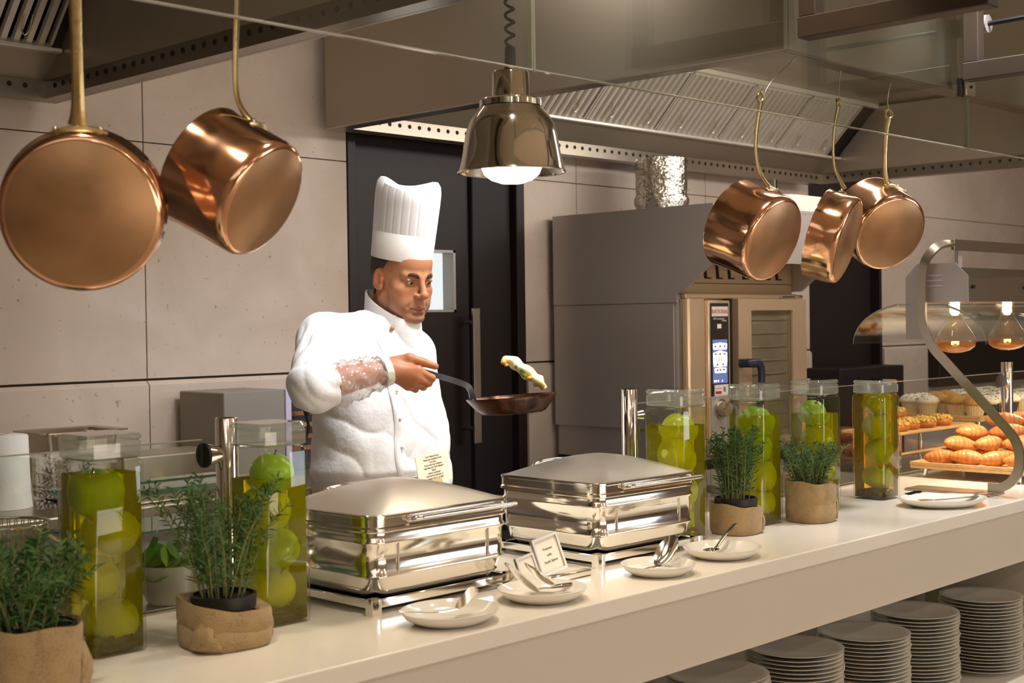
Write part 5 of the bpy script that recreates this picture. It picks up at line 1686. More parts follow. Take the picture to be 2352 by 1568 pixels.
def crumble(x, y, z, r, lab):
    t = thing('crumble_bun', lab, 'bun', (x, y, z), 'crumble buns on the raised board')
    MB().lathe([(r * 0.86, 0.0), (r, 0.008), (r * 1.02, 0.018), (r * 0.9, 0.030), (r * 0.5, 0.036), (0.001, 0.037)], 22, (x, y, z)).build('bun', M['bun'], t, 60)
    m = MB()
    for k in range(120):
        a, q = random.uniform(0, 6.28), r * 0.98 * math.sqrt(random.random())
        s = random.uniform(0.005, 0.0105)
        m.sphere((x + q * math.cos(a), y + q * math.sin(a), z + 0.036 - 0.012 * (q / r) ** 2 + random.uniform(0, .008)), (s, s * 0.8, s * 0.7), 5, 4)
    m.build('crumble', M['crumb'], t, 70, kind='stuff')


for x, y, z, lab in ((4.915, 2.655, 1.0495, 'crumble bun at the near left corner of the raised board'), (5.03, 2.67, 1.0495, 'second crumble bun from the left on the board'), (5.15, 2.66, 1.0495, 'third crumble bun along the raised board'), (5.29, 2.66, 1.0495, 'crumble bun alone toward the right end of board'),
                     (4.95, 2.78, 1.0495, 'crumble bun behind the first one on the board'), (5.09, 2.79, 1.0495, 'crumble bun behind the gap of the first row')):
    crumble(x, y, z, 0.056, lab)
crumble(5.035, 2.725, 1.092, 0.052, 'crumble bun stacked on top of the others')

# muffins


def muffin(kind):
    t = thing('muffin', None, 'muffin', (0, 0, 0))
    m = MB()
    n = 48
    rings = []
    for z, r in ((0.0, 0.024), (0.04, 0.034)):
        rings.append([((r * (1 + 0.035 * (1 if j % 2 else -1))) * math.cos(2 * PI * j / n), (r * (1 + 0.035 * (1 if j % 2 else -1))) * math.sin(2 * PI * j / n), z) for j in range(n)])
    m.loops(rings, True, True, True)
    m.build('paper_case', M['case_brown' if kind == 1 else 'case_white'], t, None, local=True)
    top = M['muffin'] if kind in (0,) else M['cream']
    prof = [(0.034, 0.0402), (0.040, 0.044), (0.041, 0.050), (0.036, 0.060), (0.024, 0.069), (0.010, 0.072), (0.001, 0.0725)]
    MB().lathe(prof, 22).build('muffin_top', top, t, 60, local=True)
    if kind >= 1:
        s = MB()
        rs = random.Random(kind)
        for k in range(34):
            a, q = rs.uniform(0, 6.28), 0.036 * math.sqrt(rs.random())
            z = 0.0725 - 0.020 * (q / 0.04) ** 2.2
            d = rs.uniform(0, 3.14)
            L = 0.006
            c = Vector((q * math.cos(a), q * math.sin(a), z))
            s.tube([c - Vector((math.cos(d), math.sin(d), 0)) * L, c + Vector((math.cos(d), math.sin(d), 0.1)) * L], 0.0014, 4)
        s.build('chocolate_sprinkles', M['choc'], t, 60, kind='stuff', local=True)
    return t


protos = [muffin(k) for k in range(3)]
used = [False] * 3
spots = []
for r_, (y, x0, n) in enumerate(((2.66, 5.63, 8), (2.77, 5.68, 8), (2.88, 5.63, 8), (2.985, 5.68, 8))):
    for k in range(n):
        spots.append((x0 + k * 0.113, y, r_, k))
rown = ['front row', 'second row', 'third row', 'back row']
ordn = ['first', 'second', 'third', 'fourth', 'fifth', 'sixth', 'seventh', 'eighth', 'ninth']
kinds = {0: 'plain golden muffin', 1: 'iced muffin in brown case', 2: 'iced muffin in pale case'}
seq = [0, 2, 0, 1, 0, 2, 1, 0, 2, 1, 2, 0, 2, 1]
for i, (x, y, r_, k) in enumerate(spots):
    kd = seq[(i * 3 + r_) % len(seq)]
    lab = '%s, %s from left, %s of the long tray' % (kinds[kd], ordn[k], rown[r_])
    if not used[kd]:
        o = protos[kd]; used[kd] = True
        o.location = (x, y, 1.0595)
    else:
        o = copy_tree(protos[kd], None, (x, y, 1.0595), random.uniform(0, 6))
    o.scale = (1.28, 1.28, 1.28)
    props(o, lab, 'muffin', 'muffins on the long wooden tray')
for k in range(4):
    x = 6.66 + k * 0.12
    m = MB().lathe([(0.03, 0.0), (0.045, 0.05), (0.05, 0.075), (0.035, 0.09), (0.001, 0.092)], 20, (x, 2.86, 1.0595)).build('wrapped_cake', M['lilac_paper'], None, 60)
    props(m, 'lilac wrapped cake, %s from the muffins' % ordn[k], 'cake', 'lilac wrapped cakes at the end of tray')

# ------------------------------------------------------------------ steel heat-lamp stand with curved glass
SX = 4.37
t = thing('heat_lamp_stand', 'curved steel stand with heat lamp bulbs over the croissants', 'lamp stand', (SX, 1.975, CT))
side = smooth_path([(SX, 2.02, 0.926), (SX, 1.975, 0.928), (SX, 1.930, 0.962), (SX, 1.912, 1.02), (SX, 1.928, 1.09), (SX, 1.995, 1.165), (SX, 2.063, 1.236), (SX, 2.160, 1.335), (SX, 2.218, 1.40), (SX, 2.250, 1.48), (SX, 2.252, 1.56), (SX, 2.248, 1.655), (SX + 0.004, 2.235, 1.70), (SX + 0.02, 2.21, 1.735), (SX + 0.05, 2.195, 1.748), (SX + 0.10, 2.19, 1.752)], 4)
MB().bar(side, 0.030, 0.012, up=(0, 0.6, 0.35)).build('curved_upright', M['stand'], t, 50)
MB().box((SX + 0.095, 2.178, 1.728), (6.6, 2.192, 1.766), 0.002).build('top_rail', M['stand'], t)
MB().box((SX - 0.05, 1.99, 0.9004), (SX + 0.06, 2.30, 0.908), 0.002).build('foot_plate', M['steel_h'], t)
hb = MB().prism([(2.13, 1.548), (2.30, 1.548), (2.30, 1.63), (2.265, 1.668), (2.165, 1.668), (2.13, 1.63)], 0, SX + 0.06, 6.55).build('lamp_housing', M['steel_h'], t)
ep = MB().prism([(2.10, 1.548), (2.255, 1.548), (2.255, 1.42), (2.33, 1.42), (2.33, 1.635), (2.285, 1.682), (2.145, 1.682), (2.10, 1.635)], 0, SX + 0.030, SX + 0.036).build('end_plate', M['steel_dark'], t)
for k in range(3):
    MB().box((SX + 0.0285, 2.19, 1.602 + k * 0.018), (SX + 0.0298, 2.25, 1.607 + k * 0.018)).build('vent_slit', M['lilac'], ep)
MB().box((SX + 0.14, 2.187, 1.668), (SX + 0.17, 2.20, 1.729)).build('hanger', M['steel_dark'], t)
for x in (4.508, 4.93, 5.35, 5.77, 6.19):
    MB().tube([(x - 0.01, 2.1285, 1.60), (x - 0.01, 2.122, 1.60)], 0.007, 10).build('screw', M['hole'], t, 60)
    bz = 1.5475
    bo = MB().lathe([(0.022, 0.0), (0.022, -0.03), (0.026, -0.055), (0.045, -0.085), (0.063, -0.112), (0.070, -0.130), (0.071, -0.138)], 28, (x, 2.2, bz), cap0=True, cap1=False).build('clear_bulb', M['bulbglass'], t, 60)
    MB().lathe([(0.0708, -0.1385), (0.067, -0.155), (0.050, -0.168), (0.024, -0.176), (0.001, -0.178)], 28, (x, 2.2, bz), cap0=False).build('amber_cap', M['amber'], bo, 60)
    MB().lathe([(0.016, -0.001), (0.017, -0.034), (0.010, -0.046), (0.001, -0.047)], 16, (x, 2.2, bz)).build('lit_socket', M['bulbcap'], bo, 60)
    MB().tube(smooth_path([(x - 0.02, 2.2, bz - 0.140), (x - 0.010, 2.205, bz - 0.146), (x, 2.2, bz - 0.140), (x + 0.010, 2.195, bz - 0.146), (x + 0.02, 2.2, bz - 0.140)], 3), 0.004, 6).build('filament', M['filament'], bo, 60)
for x in (4.7, 5.3, 5.9):
    spot('bulb_light', (x, 2.2, 1.36), (x, 2.35, 0.9), 17, (1.0, 0.76, 0.52), 120, 0.7, 0.06)
# arched glass over the display
arc = []
for i in range(41):
    a = PI * (0.02 + 0.96 * i / 40)
    arc.append((2.235 - 0.245 * math.cos(a), 1.398 + 0.152 * math.sin(a) ** 0.9))
gl = thing('curved_glass', 'arched clear glass hood under the heat lamp bar', 'glass hood', (5.4, 2.235, 1.40))
for part_ in ([q for q in arc if q[0] < 2.128], [q for q in arc if q[0] > 2.302]):
    g = MB()
    g.loops([[(x, y, z) for y, z in part_] + [(x, y, z - 0.006) for y, z in part_[::-1]] for x in (4.30, 6.5)])
    g.build('arched_pane', M['glass'], gl, 40)
    e = MB()
    e.loops([[(x, y, z + 0.0006) for y, z in part_] + [(x, y, z - 0.0066) for y, z in part_[::-1]] for x in (4.2985, 4.2999)])
    e.build('polished_edge', M['glass_edge'], gl, 40)
# dark cabinet in the second opening, dark hatch in the far wall
t = thing('dark_cabinet', 'low dark cabinet with vents in the far opening', 'cabinet', (6.8, 3.95, 0))
MB().box((6.45, 3.80, 0.0), (7.15, 4.04, 1.225), 0.006).build('body', M['door2'], t)
for k in range(5):
    MB().box((6.52 + k * 0.12, 3.796, 1.17), (6.59 + k * 0.12, 3.7995, 1.18)).build('vent_slot', M['hole'], t)
t = thing('dark_hatch', 'long dark serving hatch in the far right wall', 'hatch', (8.6, 4.03, 1.07))
MB().box((7.9, 3.96, 1.06), (10.1, 4.035, 1.33), 0.004).build('panel', M['door2'], t)
# ------------------------------------------------------------------ the chef
from mathutils.bvhtree import BVHTree

chef = thing('person', 'person in white chef jacket and tall pleated hat, flipping an omelette in a pan', 'person', (2.62, 3.08, 0.0))


def V3(v):
    return np.array((v[0], v[1], v[2]), np.float32)


# --- head frame: l to his left, f forward, u up
HY, HP = math.radians(-3), math.radians(11)
HO = np.array((2.664, 3.024, 1.634))
l_ = np.array((math.cos(HY), math.sin(HY), 0.0))
f0 = np.array((math.sin(HY), -math.cos(HY), 0.0))
u0 = np.array((0, 0, 1.0))
f_ = f0 * math.cos(HP) - u0 * math.sin(HP)
u_ = u0 * math.cos(HP) + f0 * math.sin(HP)
HR = np.stack([l_, f_, u_], 1)           # local -> world columns


def h2w(p):
    return HO + HR @ np.array(p, float)


EYES = ((-0.0325, 0.0745, 0.001), (0.0325, 0.0745, 0.001))


def head_sdf(P, detail=True):
    d = s_ell(P, (0, -0.012, 0.035), (0.0765, 0.097, 0.090))
    d = smin(d, s_ell(P, (0, 0.034, -0.030), (0.060, 0.058, 0.078)), 0.03)
    for s in (-1, 1):
        d = smin(d, s_cap(P, (s * 0.052, 0.000, -0.060), (s * 0.020, 0.074, -0.103), 0.022, 0.016), 0.022)
        d = smin(d, s_ell(P, (s * 0.046, 0.056, -0.026), (0.022, 0.022, 0.020)), 0.022)
        d = smin(d, s_ell(P, (s * 0.040, 0.055, -0.065), (0.024, 0.028, 0.030)), 0.02)
    d = smin(d, s_ell(P, (0, 0.079, -0.103), (0.021, 0.018, 0.016)), 0.02)
    d = smin(d, s_ell(P, (0, 0.050, 0.055), (0.055, 0.040, 0.045)), 0.03)
    # mouth mound, brow ridge
    d = smin(d, s_ell(P, (0, 0.076, -0.068), (0.030, 0.022, 0.024)), 0.018)
    for s in (-1, 1):
        d = smin(d, s_cap(P, (s * 0.012, 0.089, 0.018), (s * 0.046, 0.072, 0.019), 0.0085, 0.008), 0.014)
        d = smax(d, -s_ell(P, (s * 0.033, 0.097, 0.000), (0.017, 0.015, 0.0115)), 0.012)
    # nose
    d = smin(d, s_cap(P, (0, 0.092, 0.010), (0, 0.111, -0.030), 0.0075, 0.0105), 0.010)
    d = smin(d, s_ell(P, (0, 0.1125, -0.0345), (0.0115, 0.0115, 0.0105)), 0.008)
    for s in (-1, 1):
        d = smin(d, s_ell(P, (s * 0.0125, 0.0985, -0.0385), (0.0085, 0.011, 0.0080)), 0.006)
        d = smax(d, -s_ell(P, (s * 0.0065, 0.1045, -0.0465), (0.0042, 0.006, 0.0035)), 0.003)
        d = smax(d, -s_cap(P, (s * 0.021, 0.0995, -0.044), (s * 0.034, 0.088, -0.072), 0.0022, 0.0018), 0.010)
    # lips and mouth line
    d = smin(d, s_cap(P, (-0.024, 0.0875, -0.0752), (0, 0.0985, -0.0725), 0.0038, 0.0050), 0.005)
    d = smin(d, s_cap(P, (0.024, 0.0875, -0.0752), (0, 0.0985, -0.0725), 0.0038, 0.0050), 0.005)
    d = smin(d, s_cap(P, (-0.015, 0.0910, -0.0848), (0.015, 0.0910, -0.0848), 0.0052, 0.0052), 0.005)
    for s in (-1, 1):
        d = smax(d, -s_cap(P, (s * 0.0290, 0.0885, -0.0760), (0, 0.1045, -0.0792), 0.0016, 0.0018), 0.002)
    d = smax(d, -s_ell(P, (0, 0.099, -0.0955), (0.016, 0.006, 0.004)), 0.008)
    # lids with an open slit
    for e in EYES:
        d = smin(d, s_ell(P, e, (0.0150, 0.0150, 0.0125)), 0.006)
    for s, e in zip((-1, 1), EYES):
        d = smin(d, s_cap(P, (e[0] - 0.012, e[1] + 0.011, 0.0065), (e[0] + 0.012, e[1] + 0.011, 0.0065), 0.0030, 0.0030), 0.004)
        d = smax(d, -s_ell(P, (e[0], e[1] + 0.0155, -0.0005), (0.0125, 0.0125, 0.0048)), 0.0016)
    # ears
    for s in (-1, 1):
        R = np.array([[math.cos(s * 0.35), -math.sin(s * 0.35), 0], [math.sin(s * 0.35), math.cos(s * 0.35), 0], [0, 0, 1]])
        e = s_ell(P, (s * 0.079, -0.010, -0.004), (0.0065, 0.0185, 0.031), R)
        e = smin(e, s_ell(P, (s * 0.076, 0.002, -0.026), (0.006, 0.009, 0.010)), 0.008)
        e = smax(e, -s_ell(P, (s * 0.0865, -0.006, -0.002), (0.006, 0.0095, 0.018), R), 0.004)
        e = smin(e, s_ell(P, (s * 0.0785, 0.0055, -0.006), (0.004, 0.004, 0.007)), 0.004)
        d = smin(d, e, 0.006)
    # neck
    d = smin(d, s_cap(P, (0, -0.030, -0.060), (0, -0.050, -0.185), 0.058, 0.066), 0.025)
    d = smin(d, s_cap(P, (0, 0.020, -0.085), (0, -0.010, -0.17), 0.030, 0.045), 0.03)
    return d


Vh, Fh = nets(head_sdf, (-0.105, -0.135, -0.20), (0.105, 0.135, 0.135), 0.0023)


def skin_tone(V):
    base = np.array(srgb(182, 122, 86)[:3])
    C = np.tile(base, (len(V), 1))
    C *= (1 + 0.05 * wob(V, 90, 3))[:, None]

    def blend(w, col):
        nonlocal C
        c = np.array(srgb(*col)[:3])
        C = C * (1 - w[:, None]) + c * w[:, None]

    def g(c, r):
        q = (V - np.array(c)) / np.array(r)
        return np.exp(-(q ** 2).sum(1))
    jaw = np.clip((-0.040 - V[:, 2]) / 0.02, 0, 1) * np.clip((V[:, 1] + 0.02) / 0.03, 0, 1) * np.clip((V[:, 2] + 0.135) / 0.02, 0, 1)
    blend(jaw * 0.42 * (0.8 + 0.2 * wob(V, 500, 9)), (126, 98, 78))
    for s in (-1, 1):
        blend(0.35 * g((s * 0.045, 0.075, -0.03), (0.02, 0.03, 0.018)), (186, 100, 74))
        blend(0.5 * g((s * 0.082, -0.008, -0.005), (0.012, 0.022, 0.034)), (192, 102, 78))
        blend(0.30 * g((s * 0.033, 0.088, -0.010), (0.017, 0.02, 0.009)), (140, 84, 64))
        blend(0.55 * g((s * 0.033, 0.090, 0.006), (0.016, 0.014, 0.004)), (110, 66, 50))
    blend(0.35 * g((0, 0.115, -0.034), (0.014, 0.014, 0.014)), (192, 108, 82))
    blend(np.clip(1.0 * g((0, 0.097, -0.0725), (0.025, 0.014, 0.0052)), 0, 1) * 0.75, (156, 84, 72))
    blend(np.clip(1.0 * g((0, 0.093, -0.0855), (0.019, 0.014, 0.0055)), 0, 1) * 0.75, (160, 88, 76))
    blend(np.clip(g((0, 0.098, -0.0790), (0.030, 0.02, 0.0020)), 0, 1) * 0.8, (92, 46, 40))
    return np.clip(C, 0, 1)


Ch = skin_tone(Vh)
Vhw = HO + Vh @ HR.T

# --- right forearm and hand gripping the pan handle
ELB = at(716, 890, 3.62)
WR = at(886, 850, 3.72)
HD = 0.055


def hp(x, y, d): return V3(at(x, y, d + HD))


PALM = hp(928, 850, 3.690)
MC = [hp(960, 851, 3.668), hp(957, 866, 3.665), hp(949, 878, 3.672), hp(937, 886, 3.686)]
PI_ = [hp(992, 868, 3.680), hp(984, 879, 3.682), hp(972, 888, 3.688), hp(954, 894, 3.698)]
DI = [hp(990, 868, 3.708), hp(982, 877, 3.712), hp(970, 885, 3.714), hp(952, 890, 3.718)]
TI = [hp(972, 853, 3.722), hp(966, 863, 3.724), hp(957, 871, 3.725), hp(943, 877, 3.726)]
TC, TM, TP, TT = hp(903, 834, 3.690), hp(940, 823, 3.684), hp(972, 832, 3.688), hp(1000, 841, 3.690)
W3 = V3(WR)


def hand_sdf(P):
    d = s_cap(P, V3(ELB), W3, 0.046, 0.029)
    d = smin(d, s_cap(P, W3, PALM, 0.029, 0.028), 0.02)
    for m, r in zip(MC, (0.0155, 0.0155, 0.0148, 0.0135)):
        d = smin(d, s_cap(P, W3 * 0.75 + PALM * 0.25, m, 0.020, r), 0.012)
    for i in range(4):
        r = (0.0108, 0.0112, 0.0105, 0.0092)[i]
        fd = s_cap(P, MC[i], PI_[i], r * 1.12, r)
        fd = smin(fd, s_cap(P, PI_[i], DI[i], r, r * 0.92), 0.004)
        fd = smin(fd, s_cap(P, DI[i], TI[i], r * 0.92, r * 0.80), 0.003)
        d = smin(d, fd, 0.005)
    d = smin(d, s_cap(P, TC, TM, 0.0185, 0.0150), 0.014)
    d = smin(d, s_cap(P, TM, TP, 0.0142, 0.0118), 0.006)
    d = smin(d, s_cap(P, TP, TT, 0.0118, 0.0096), 0.005)
    return d


allp = np.array([V3(ELB), W3, PALM] + MC + PI_ + DI + TI + [TC, TM, TP, TT])
Vd, Fd = nets(hand_sdf, allp.min(0) - 0.055, allp.max(0) + 0.03, 0.0030)
Cd = np.tile(np.array(srgb(178, 114, 76)[:3]), (len(Vd), 1)) * (1 + 0.06 * wob(Vd, 120, 5))[:, None]
for m in MC + PI_:
    w = np.exp(-(((Vd - m) / 0.011) ** 2).sum(1))[:, None] * 0.35
    Cd = Cd * (1 - w) + np.array(srgb(172, 94, 66)[:3]) * w

# --- torso core under the clothes (neck to hips) and left hand, part of the same body mesh
LSH, LEL, LWR = V3(at(948, 812, 4.08)), V3(at(980, 985, 4.06)), V3(at(1003, 1122, 3.99))
RSH = V3((2.435, 3.105, 1.458))


def core_sdf(P):
    d = s_ell(P, (2.62, 3.095, 1.22), (0.16, 0.10, 0.26))
    d = smin(d, s_cap(P, (2.635, 3.09, 1.36), (2.635, 3.085, 1.50), 0.06, 0.060), 0.05)
    d = smin(d, s_cap(P, (2.62, 3.09, 0.98), (2.62, 3.09, 1.10), 0.13, 0.12), 0.05)
    d = smin(d, s_cap(P, RSH, V3(ELB), 0.050, 0.044), 0.03)
    d = smin(d, s_cap(P, LSH, LEL, 0.050, 0.042), 0.03)
    d = smin(d, s_cap(P, LEL, LWR, 0.042, 0.028), 0.02)
    hnd = LWR + np.array((0.0, -0.02, -0.07), np.float32)
    d = smin(d, s_cap(P, LWR, hnd, 0.030, 0.030), 0.02)
    for k in range(4):
        b = hnd + np.array((0.026 - 0.017 * k, -0.006, -0.02), np.float32)
        d = smin(d, s_cap(P, b, b + np.array((0.0, -0.014, -0.060), np.float32), 0.010, 0.008), 0.006)
    return d


Vc, Fc = nets(core_sdf, (2.12, 2.66, 0.80), (3.02, 3.30, 1.58), 0.013)
Cc = np.tile(np.array(srgb(178, 114, 76)[:3]), (len(Vc), 1))
V_all = np.concatenate([Vhw, Vd, Vc])
F_all = np.concatenate([Fh, Fd + len(Vhw), Fc + len(Vhw) + len(Vd)])
body = np_mesh('body', V_all, F_all, M['skin'], chef, np.concatenate([Ch, Cd, Cc]))

# eyes
GZ = np.array((0.16, 0.95, -0.28)); GZ /= np.linalg.norm(GZ)
for e in EYES:
    n1, n2 = 30, 40
    R = 0.0126
    vs, fs, cs = [], [], []
    zax = GZ
    xax = np.cross((0, 0, 1.0), zax); xax /= np.linalg.norm(xax)
    yax = np.cross(zax, xax)
    for i in range(n1 + 1):
        a = PI * i / n1
        for j in range(n2):
            b = 2 * PI * j / n2
            rr = R * (1.0 + (0.03 if a < 0.42 else 0))
            q = rr * (math.sin(a) * math.cos(b) * xax + math.sin(a) * math.sin(b) * yax + math.cos(a) * zax)
            vs.append(h2w(np.array(e) + q))
            cs.append((0.01, 0.008, 0.006) if a < 0.2 else ((0.055, 0.026, 0.013) if a < 0.47 else (0.62, 0.55, 0.50)))
    for i in range(n1):
        for j in range(n2):
            k = (j + 1) % n2
            fs.append((i * n2 + j, (i + 1) * n2 + j, (i + 1) * n2 + k, i * n2 + k))
    np_mesh('eye', np.array(vs), fs, M['eye'], chef, np.array(cs))
# brows
for s in (-1, 1):
    pts = [h2w(p) for p in ((s * 0.013, 0.0965, 0.0155), (s * 0.024, 0.0965, 0.0215), (s * 0.037, 0.0885, 0.0235), (s * 0.050, 0.0760, 0.0175))]
    pth = smooth_path(pts, 5)
    MB().tube(pth, [0.0026 + 0.0022 * math.sin(PI * min(1, (i + 2) / len(pth))) for i in range(len(pth))], 8, flat=(1.25, 0.6), up=tuple(u_)).build('eyebrow', M['brow'], chef, 60)


# cropped hair at the sides and back
def hair_sdf(P):
    d = head_sdf(P) - 0.0032
    hl = P[:, 2] - (-0.012 + np.clip(P[:, 1] + 0.02, 0, 1) * 1.6)    # lower hairline rises toward the temple
    lim = np.maximum(-(hl), P[:, 1] - 0.036 - 0.3 * np.clip(P[:, 2] - 0.03, 0, 1))
    back = np.maximum(P[:, 1] + 0.045, -(P[:, 2] + 0.055))
    reg = np.minimum(lim, back)
    ear = s_ell(P, (-0.079, -0.010, -0.004), (0.012, 0.023, 0.036))
    ear2 = s_ell(P, (0.079, -0.010, -0.004), (0.012, 0.023, 0.036))
    return np.maximum(np.maximum(np.maximum(d, reg), -ear), -ear2)


Vr, Fr = nets(hair_sdf, (-0.10, -0.13, -0.08), (0.10, 0.08, 0.135), 0.0028)
np_mesh('hair', HO + Vr @ HR.T, Fr, M['hair'], chef)

# --- pleated paper hat
hat0 = HO + HR @ np.array((0, -0.010, 0.056))
NP = 240
A_, B_ = 0.0835, 0.1020


def hat_ring(z, s, pleat, dz=None, ex=0.0):
    out = []
    for j in range(NP):
        a = 2 * PI * j / NP
        tri = 1 - 2 * min(1.0, abs(((j * 24 / NP) % 1.0) - 0.5) * 6)
        big = math.sin(3 * a + 0.9) * 0.35 + math.sin(5 * a + 2.0) * 0.3
        k = s * (1 + pleat * tri + ex * big)
        zz = z + (dz(a) if dz else 0)
        out.append(tuple(hat0 + HR @ np.array((A_ * k * math.cos(a), B_ * k * math.sin(a), zz))))
    return out


band = MB().loops([hat_ring(0.0, 1.0, 0), hat_ring(0.078, 1.022, 0), hat_ring(0.079, 1.012, 0), hat_ring(0.002, 0.99, 0)], True, False, False)
hat = band.build('hat_band', M['hatband'], chef, 50)
top = MB()
rr = [hat_ring(0.074, 1.016, -0.002), hat_ring(0.090, 1.022, -0.007), hat_ring(0.13, 1.035, -0.006, ex=0.01), hat_ring(0.17, 1.050, -0.005, ex=0.015), hat_ring(0.196, 1.05, -0.004, lambda a: 0.006 * math.sin(2 * a + 0.4), 0.02),
      hat_ring(0.212, 1.01, -0.007, lambda a: 0.010 * math.sin(2 * a + 0.4), 0.03), hat_ring(0.222, 0.92, -0.007, lambda a: 0.012 * math.sin(2 * a + 0.4), 0.05), hat_ring(0.222, 0.78, -0.007, lambda a: 0.012 * math.sin(2 * a + 0.4), 0.08), hat_ring(0.206, 0.55, -0.007, lambda a: 0.008 * math.sin(2 * a + 0.4), 0.1), hat_ring(0.198, 0.25, 0.0), hat_ring(0.197, 0.02, 0.0)]
top.loops(rr, True, False, True)
top.build('hat_crown', M['hat'], hat, 25)


# --- jacket
ZT = np.array([0.60, 0.80, 0.95, 1.04, 1.08, 1.15, 1.25, 1.33, 1.38, 1.42, 1.45, 1.475, 1.50, 1.53])
ZA = np.array([0.20, 0.205, 0.205, 0.205, 0.212, 0.206, 0.196, 0.186, 0.178, 0.166, 0.142, 0.112, 0.086, 0.074])
ZB = np.array([0.135, 0.145, 0.150, 0.150, 0.166, 0.160, 0.150, 0.142, 0.134, 0.122, 0.108, 0.094, 0.082, 0.074])
ZY = np.array([3.09, 3.09, 3.085, 3.08, 3.078, 3.078, 3.08, 3.083, 3.088, 3.09, 3.088, 3.08, 3.072, 3.068])
ZX = np.array([2.625, 2.625, 2.625, 2.622, 2.620, 2.618, 2.612, 2.608, 2.608, 2.610, 2.620, 2.632, 2.642, 2.648])


def torso(P, grow=0.0):
    z = P[:, 2]
    a, b = np.interp(z, ZT, ZA) + grow, np.interp(z, ZT, ZB) + grow
    x, y = P[:, 0] - np.interp(z, ZT, ZX), P[:, 1] - np.interp(z, ZT, ZY)
    th = np.arctan2(y / b, x / a)
    q = np.power(np.abs(x / a) ** 2.3 + np.abs(y / b) ** 2.3, 1 / 2.3)
    return (q - 1) * np.minimum(a, b) * 0.95


CUFF = V3(at(772, 886, 3.648))


def jacket_sdf(P):
    z = P[:, 2]
    d = torso(P)
    d = np.maximum(d, 1.045 - z)
    d = np.maximum(d, z - 1.525)
    n1 = wob(P, 16, 1)
    n2 = wob(P * np.array((1, 1, 0.45)), 30, 2)
    n3 = wob(P, 9, 8)

    def crease(ph, sharp=0.55):
        return 0.62 - np.abs(np.sin(ph)) ** sharp
    fold = 0.0090 * crease(P @ np.array((19.0, -7.0, 25.0)) + 1.3 * n1 + 0.6 * n2) * np.clip((1.42 - z) / 0.1, 0, 1) * np.clip(0.55 + 0.7 * n3, 0.05, 1.2)
    fold = fold + 0.0090 * crease(P @ np.array((30.0, 12.0, -9.0)) + 1.5 * n2) * np.clip(0.5 - 0.8 * n3, 0, 1) + 0.0022 * n2
    d = d + fold
    blouse = np.exp(-((z - 1.075) / 0.03) ** 2)
    d = d - 0.010 * blouse * (0.5 + 0.5 * n1)
    d = smin(d, s_cap(P, (2.63, 3.09, 1.485), RSH, 0.055, 0.072), 0.04)
    d = smin(d, s_cap(P, (2.63, 3.09, 1.465), LSH, 0.055, 0.062), 0.04)
    # right sleeve
    ab = V3(ELB) - RSH
    t = ((P - RSH) @ ab) / float(ab @ ab)
    sl = s_cap(P, RSH, V3(ELB), 0.073, 0.058)
    sl = sl + (0.016 * crease(t * 4 + P @ np.array((14.0, -22.0, 20.0)) + 1.5 * n2 + 0.8 * n1) * np.clip(0.3 + t, 0, 1) + 0.004 * n1)
    ab2 = CUFF - V3(ELB)
    t2 = ((P - V3(ELB)) @ ab2) / float(ab2 @ ab2)
    s2 = s_cap(P, V3(ELB), CUFF, 0.058, 0.054) + 0.014 * crease(t2 * 3 + P @ np.array((-18.0, 8.0, 20.0)) + 1.6 * n2 + 0.6)
    s2 = np.maximum(s2, (t2 - 1.0) * float(np.linalg.norm(ab2)))
    s2 = np.maximum(s2, -np.minimum(s_cap(P, CUFF - ab2 * 0.15, CUFF + ab2 * 0.5, 0.049, 0.051), 1e3))
    arm = smin(sl, s2, 0.03)
    d = smin(d, arm, 0.028)
    # left sleeve
    abl = LEL - LSH
    tl = ((P - LSH) @ abl) / float(abl @ abl)
    l1 = s_cap(P, LSH, LEL, 0.062, 0.055) + 0.009 * crease(tl * 9 + 1.7 * n2) * np.clip(tl * 1.4, 0, 1)
    l2 = s_cap(P, LEL, LWR, 0.060, 0.048) + 0.009 * crease((LEL[2] - z) * 36 + 1.8 * n1)
    l2 = np.maximum(l2, (LWR[2] + 0.01) - z)
    d = smin(d, smin(l1, l2, 0.03), 0.022)
    return d


Vj, Fj = nets(jacket_sdf, (2.06, 2.68, 0.99), (3.04, 3.30, 1.58), 0.0052)
jk = np_mesh('jacket', Vj, Fj, M['jacket'], chef)
bvh = BVHTree.FromPolygons([tuple(v) for v in Vj], [tuple(int(i) for i in q) for q in Fj])


def on_front(x, z, lift=0.003):
    h = bvh.ray_cast(Vector((x, 2.5, z)), Vector((0, 1, 0)))
    return Vector((x, (h[0].y if h[0] else 2.93) - lift, z))


# double-breasted edge, piping, buttons
zs = np.linspace(1.455, 1.065, 26)
rows_ = []
for i, z in enumerate(zs):
    xc = 2.548 + 0.004 * math.sin(i * 0.5)
    rows_.append([tuple(on_front(xc - 0.007, z, 0.0015)), tuple(on_front(xc - 0.005, z, 0.0055)), tuple(on_front(xc + 0.012, z, 0.0050)), tuple(on_front(xc + 0.015, z, 0.0010))])
m = MB(); m.loops(rows_, closed=False, cap0=False, cap1=False)
m.build('front_placket', M['jacket'], jk, 60)
for z in (1.39, 1.31, 1.23, 1.15):
    p = on_front(2.562, z, 0.0065)
    MB().sphere(p, (0.006, 0.003, 0.006), 10, 6).build('button', M['jacket'], jk, 60)
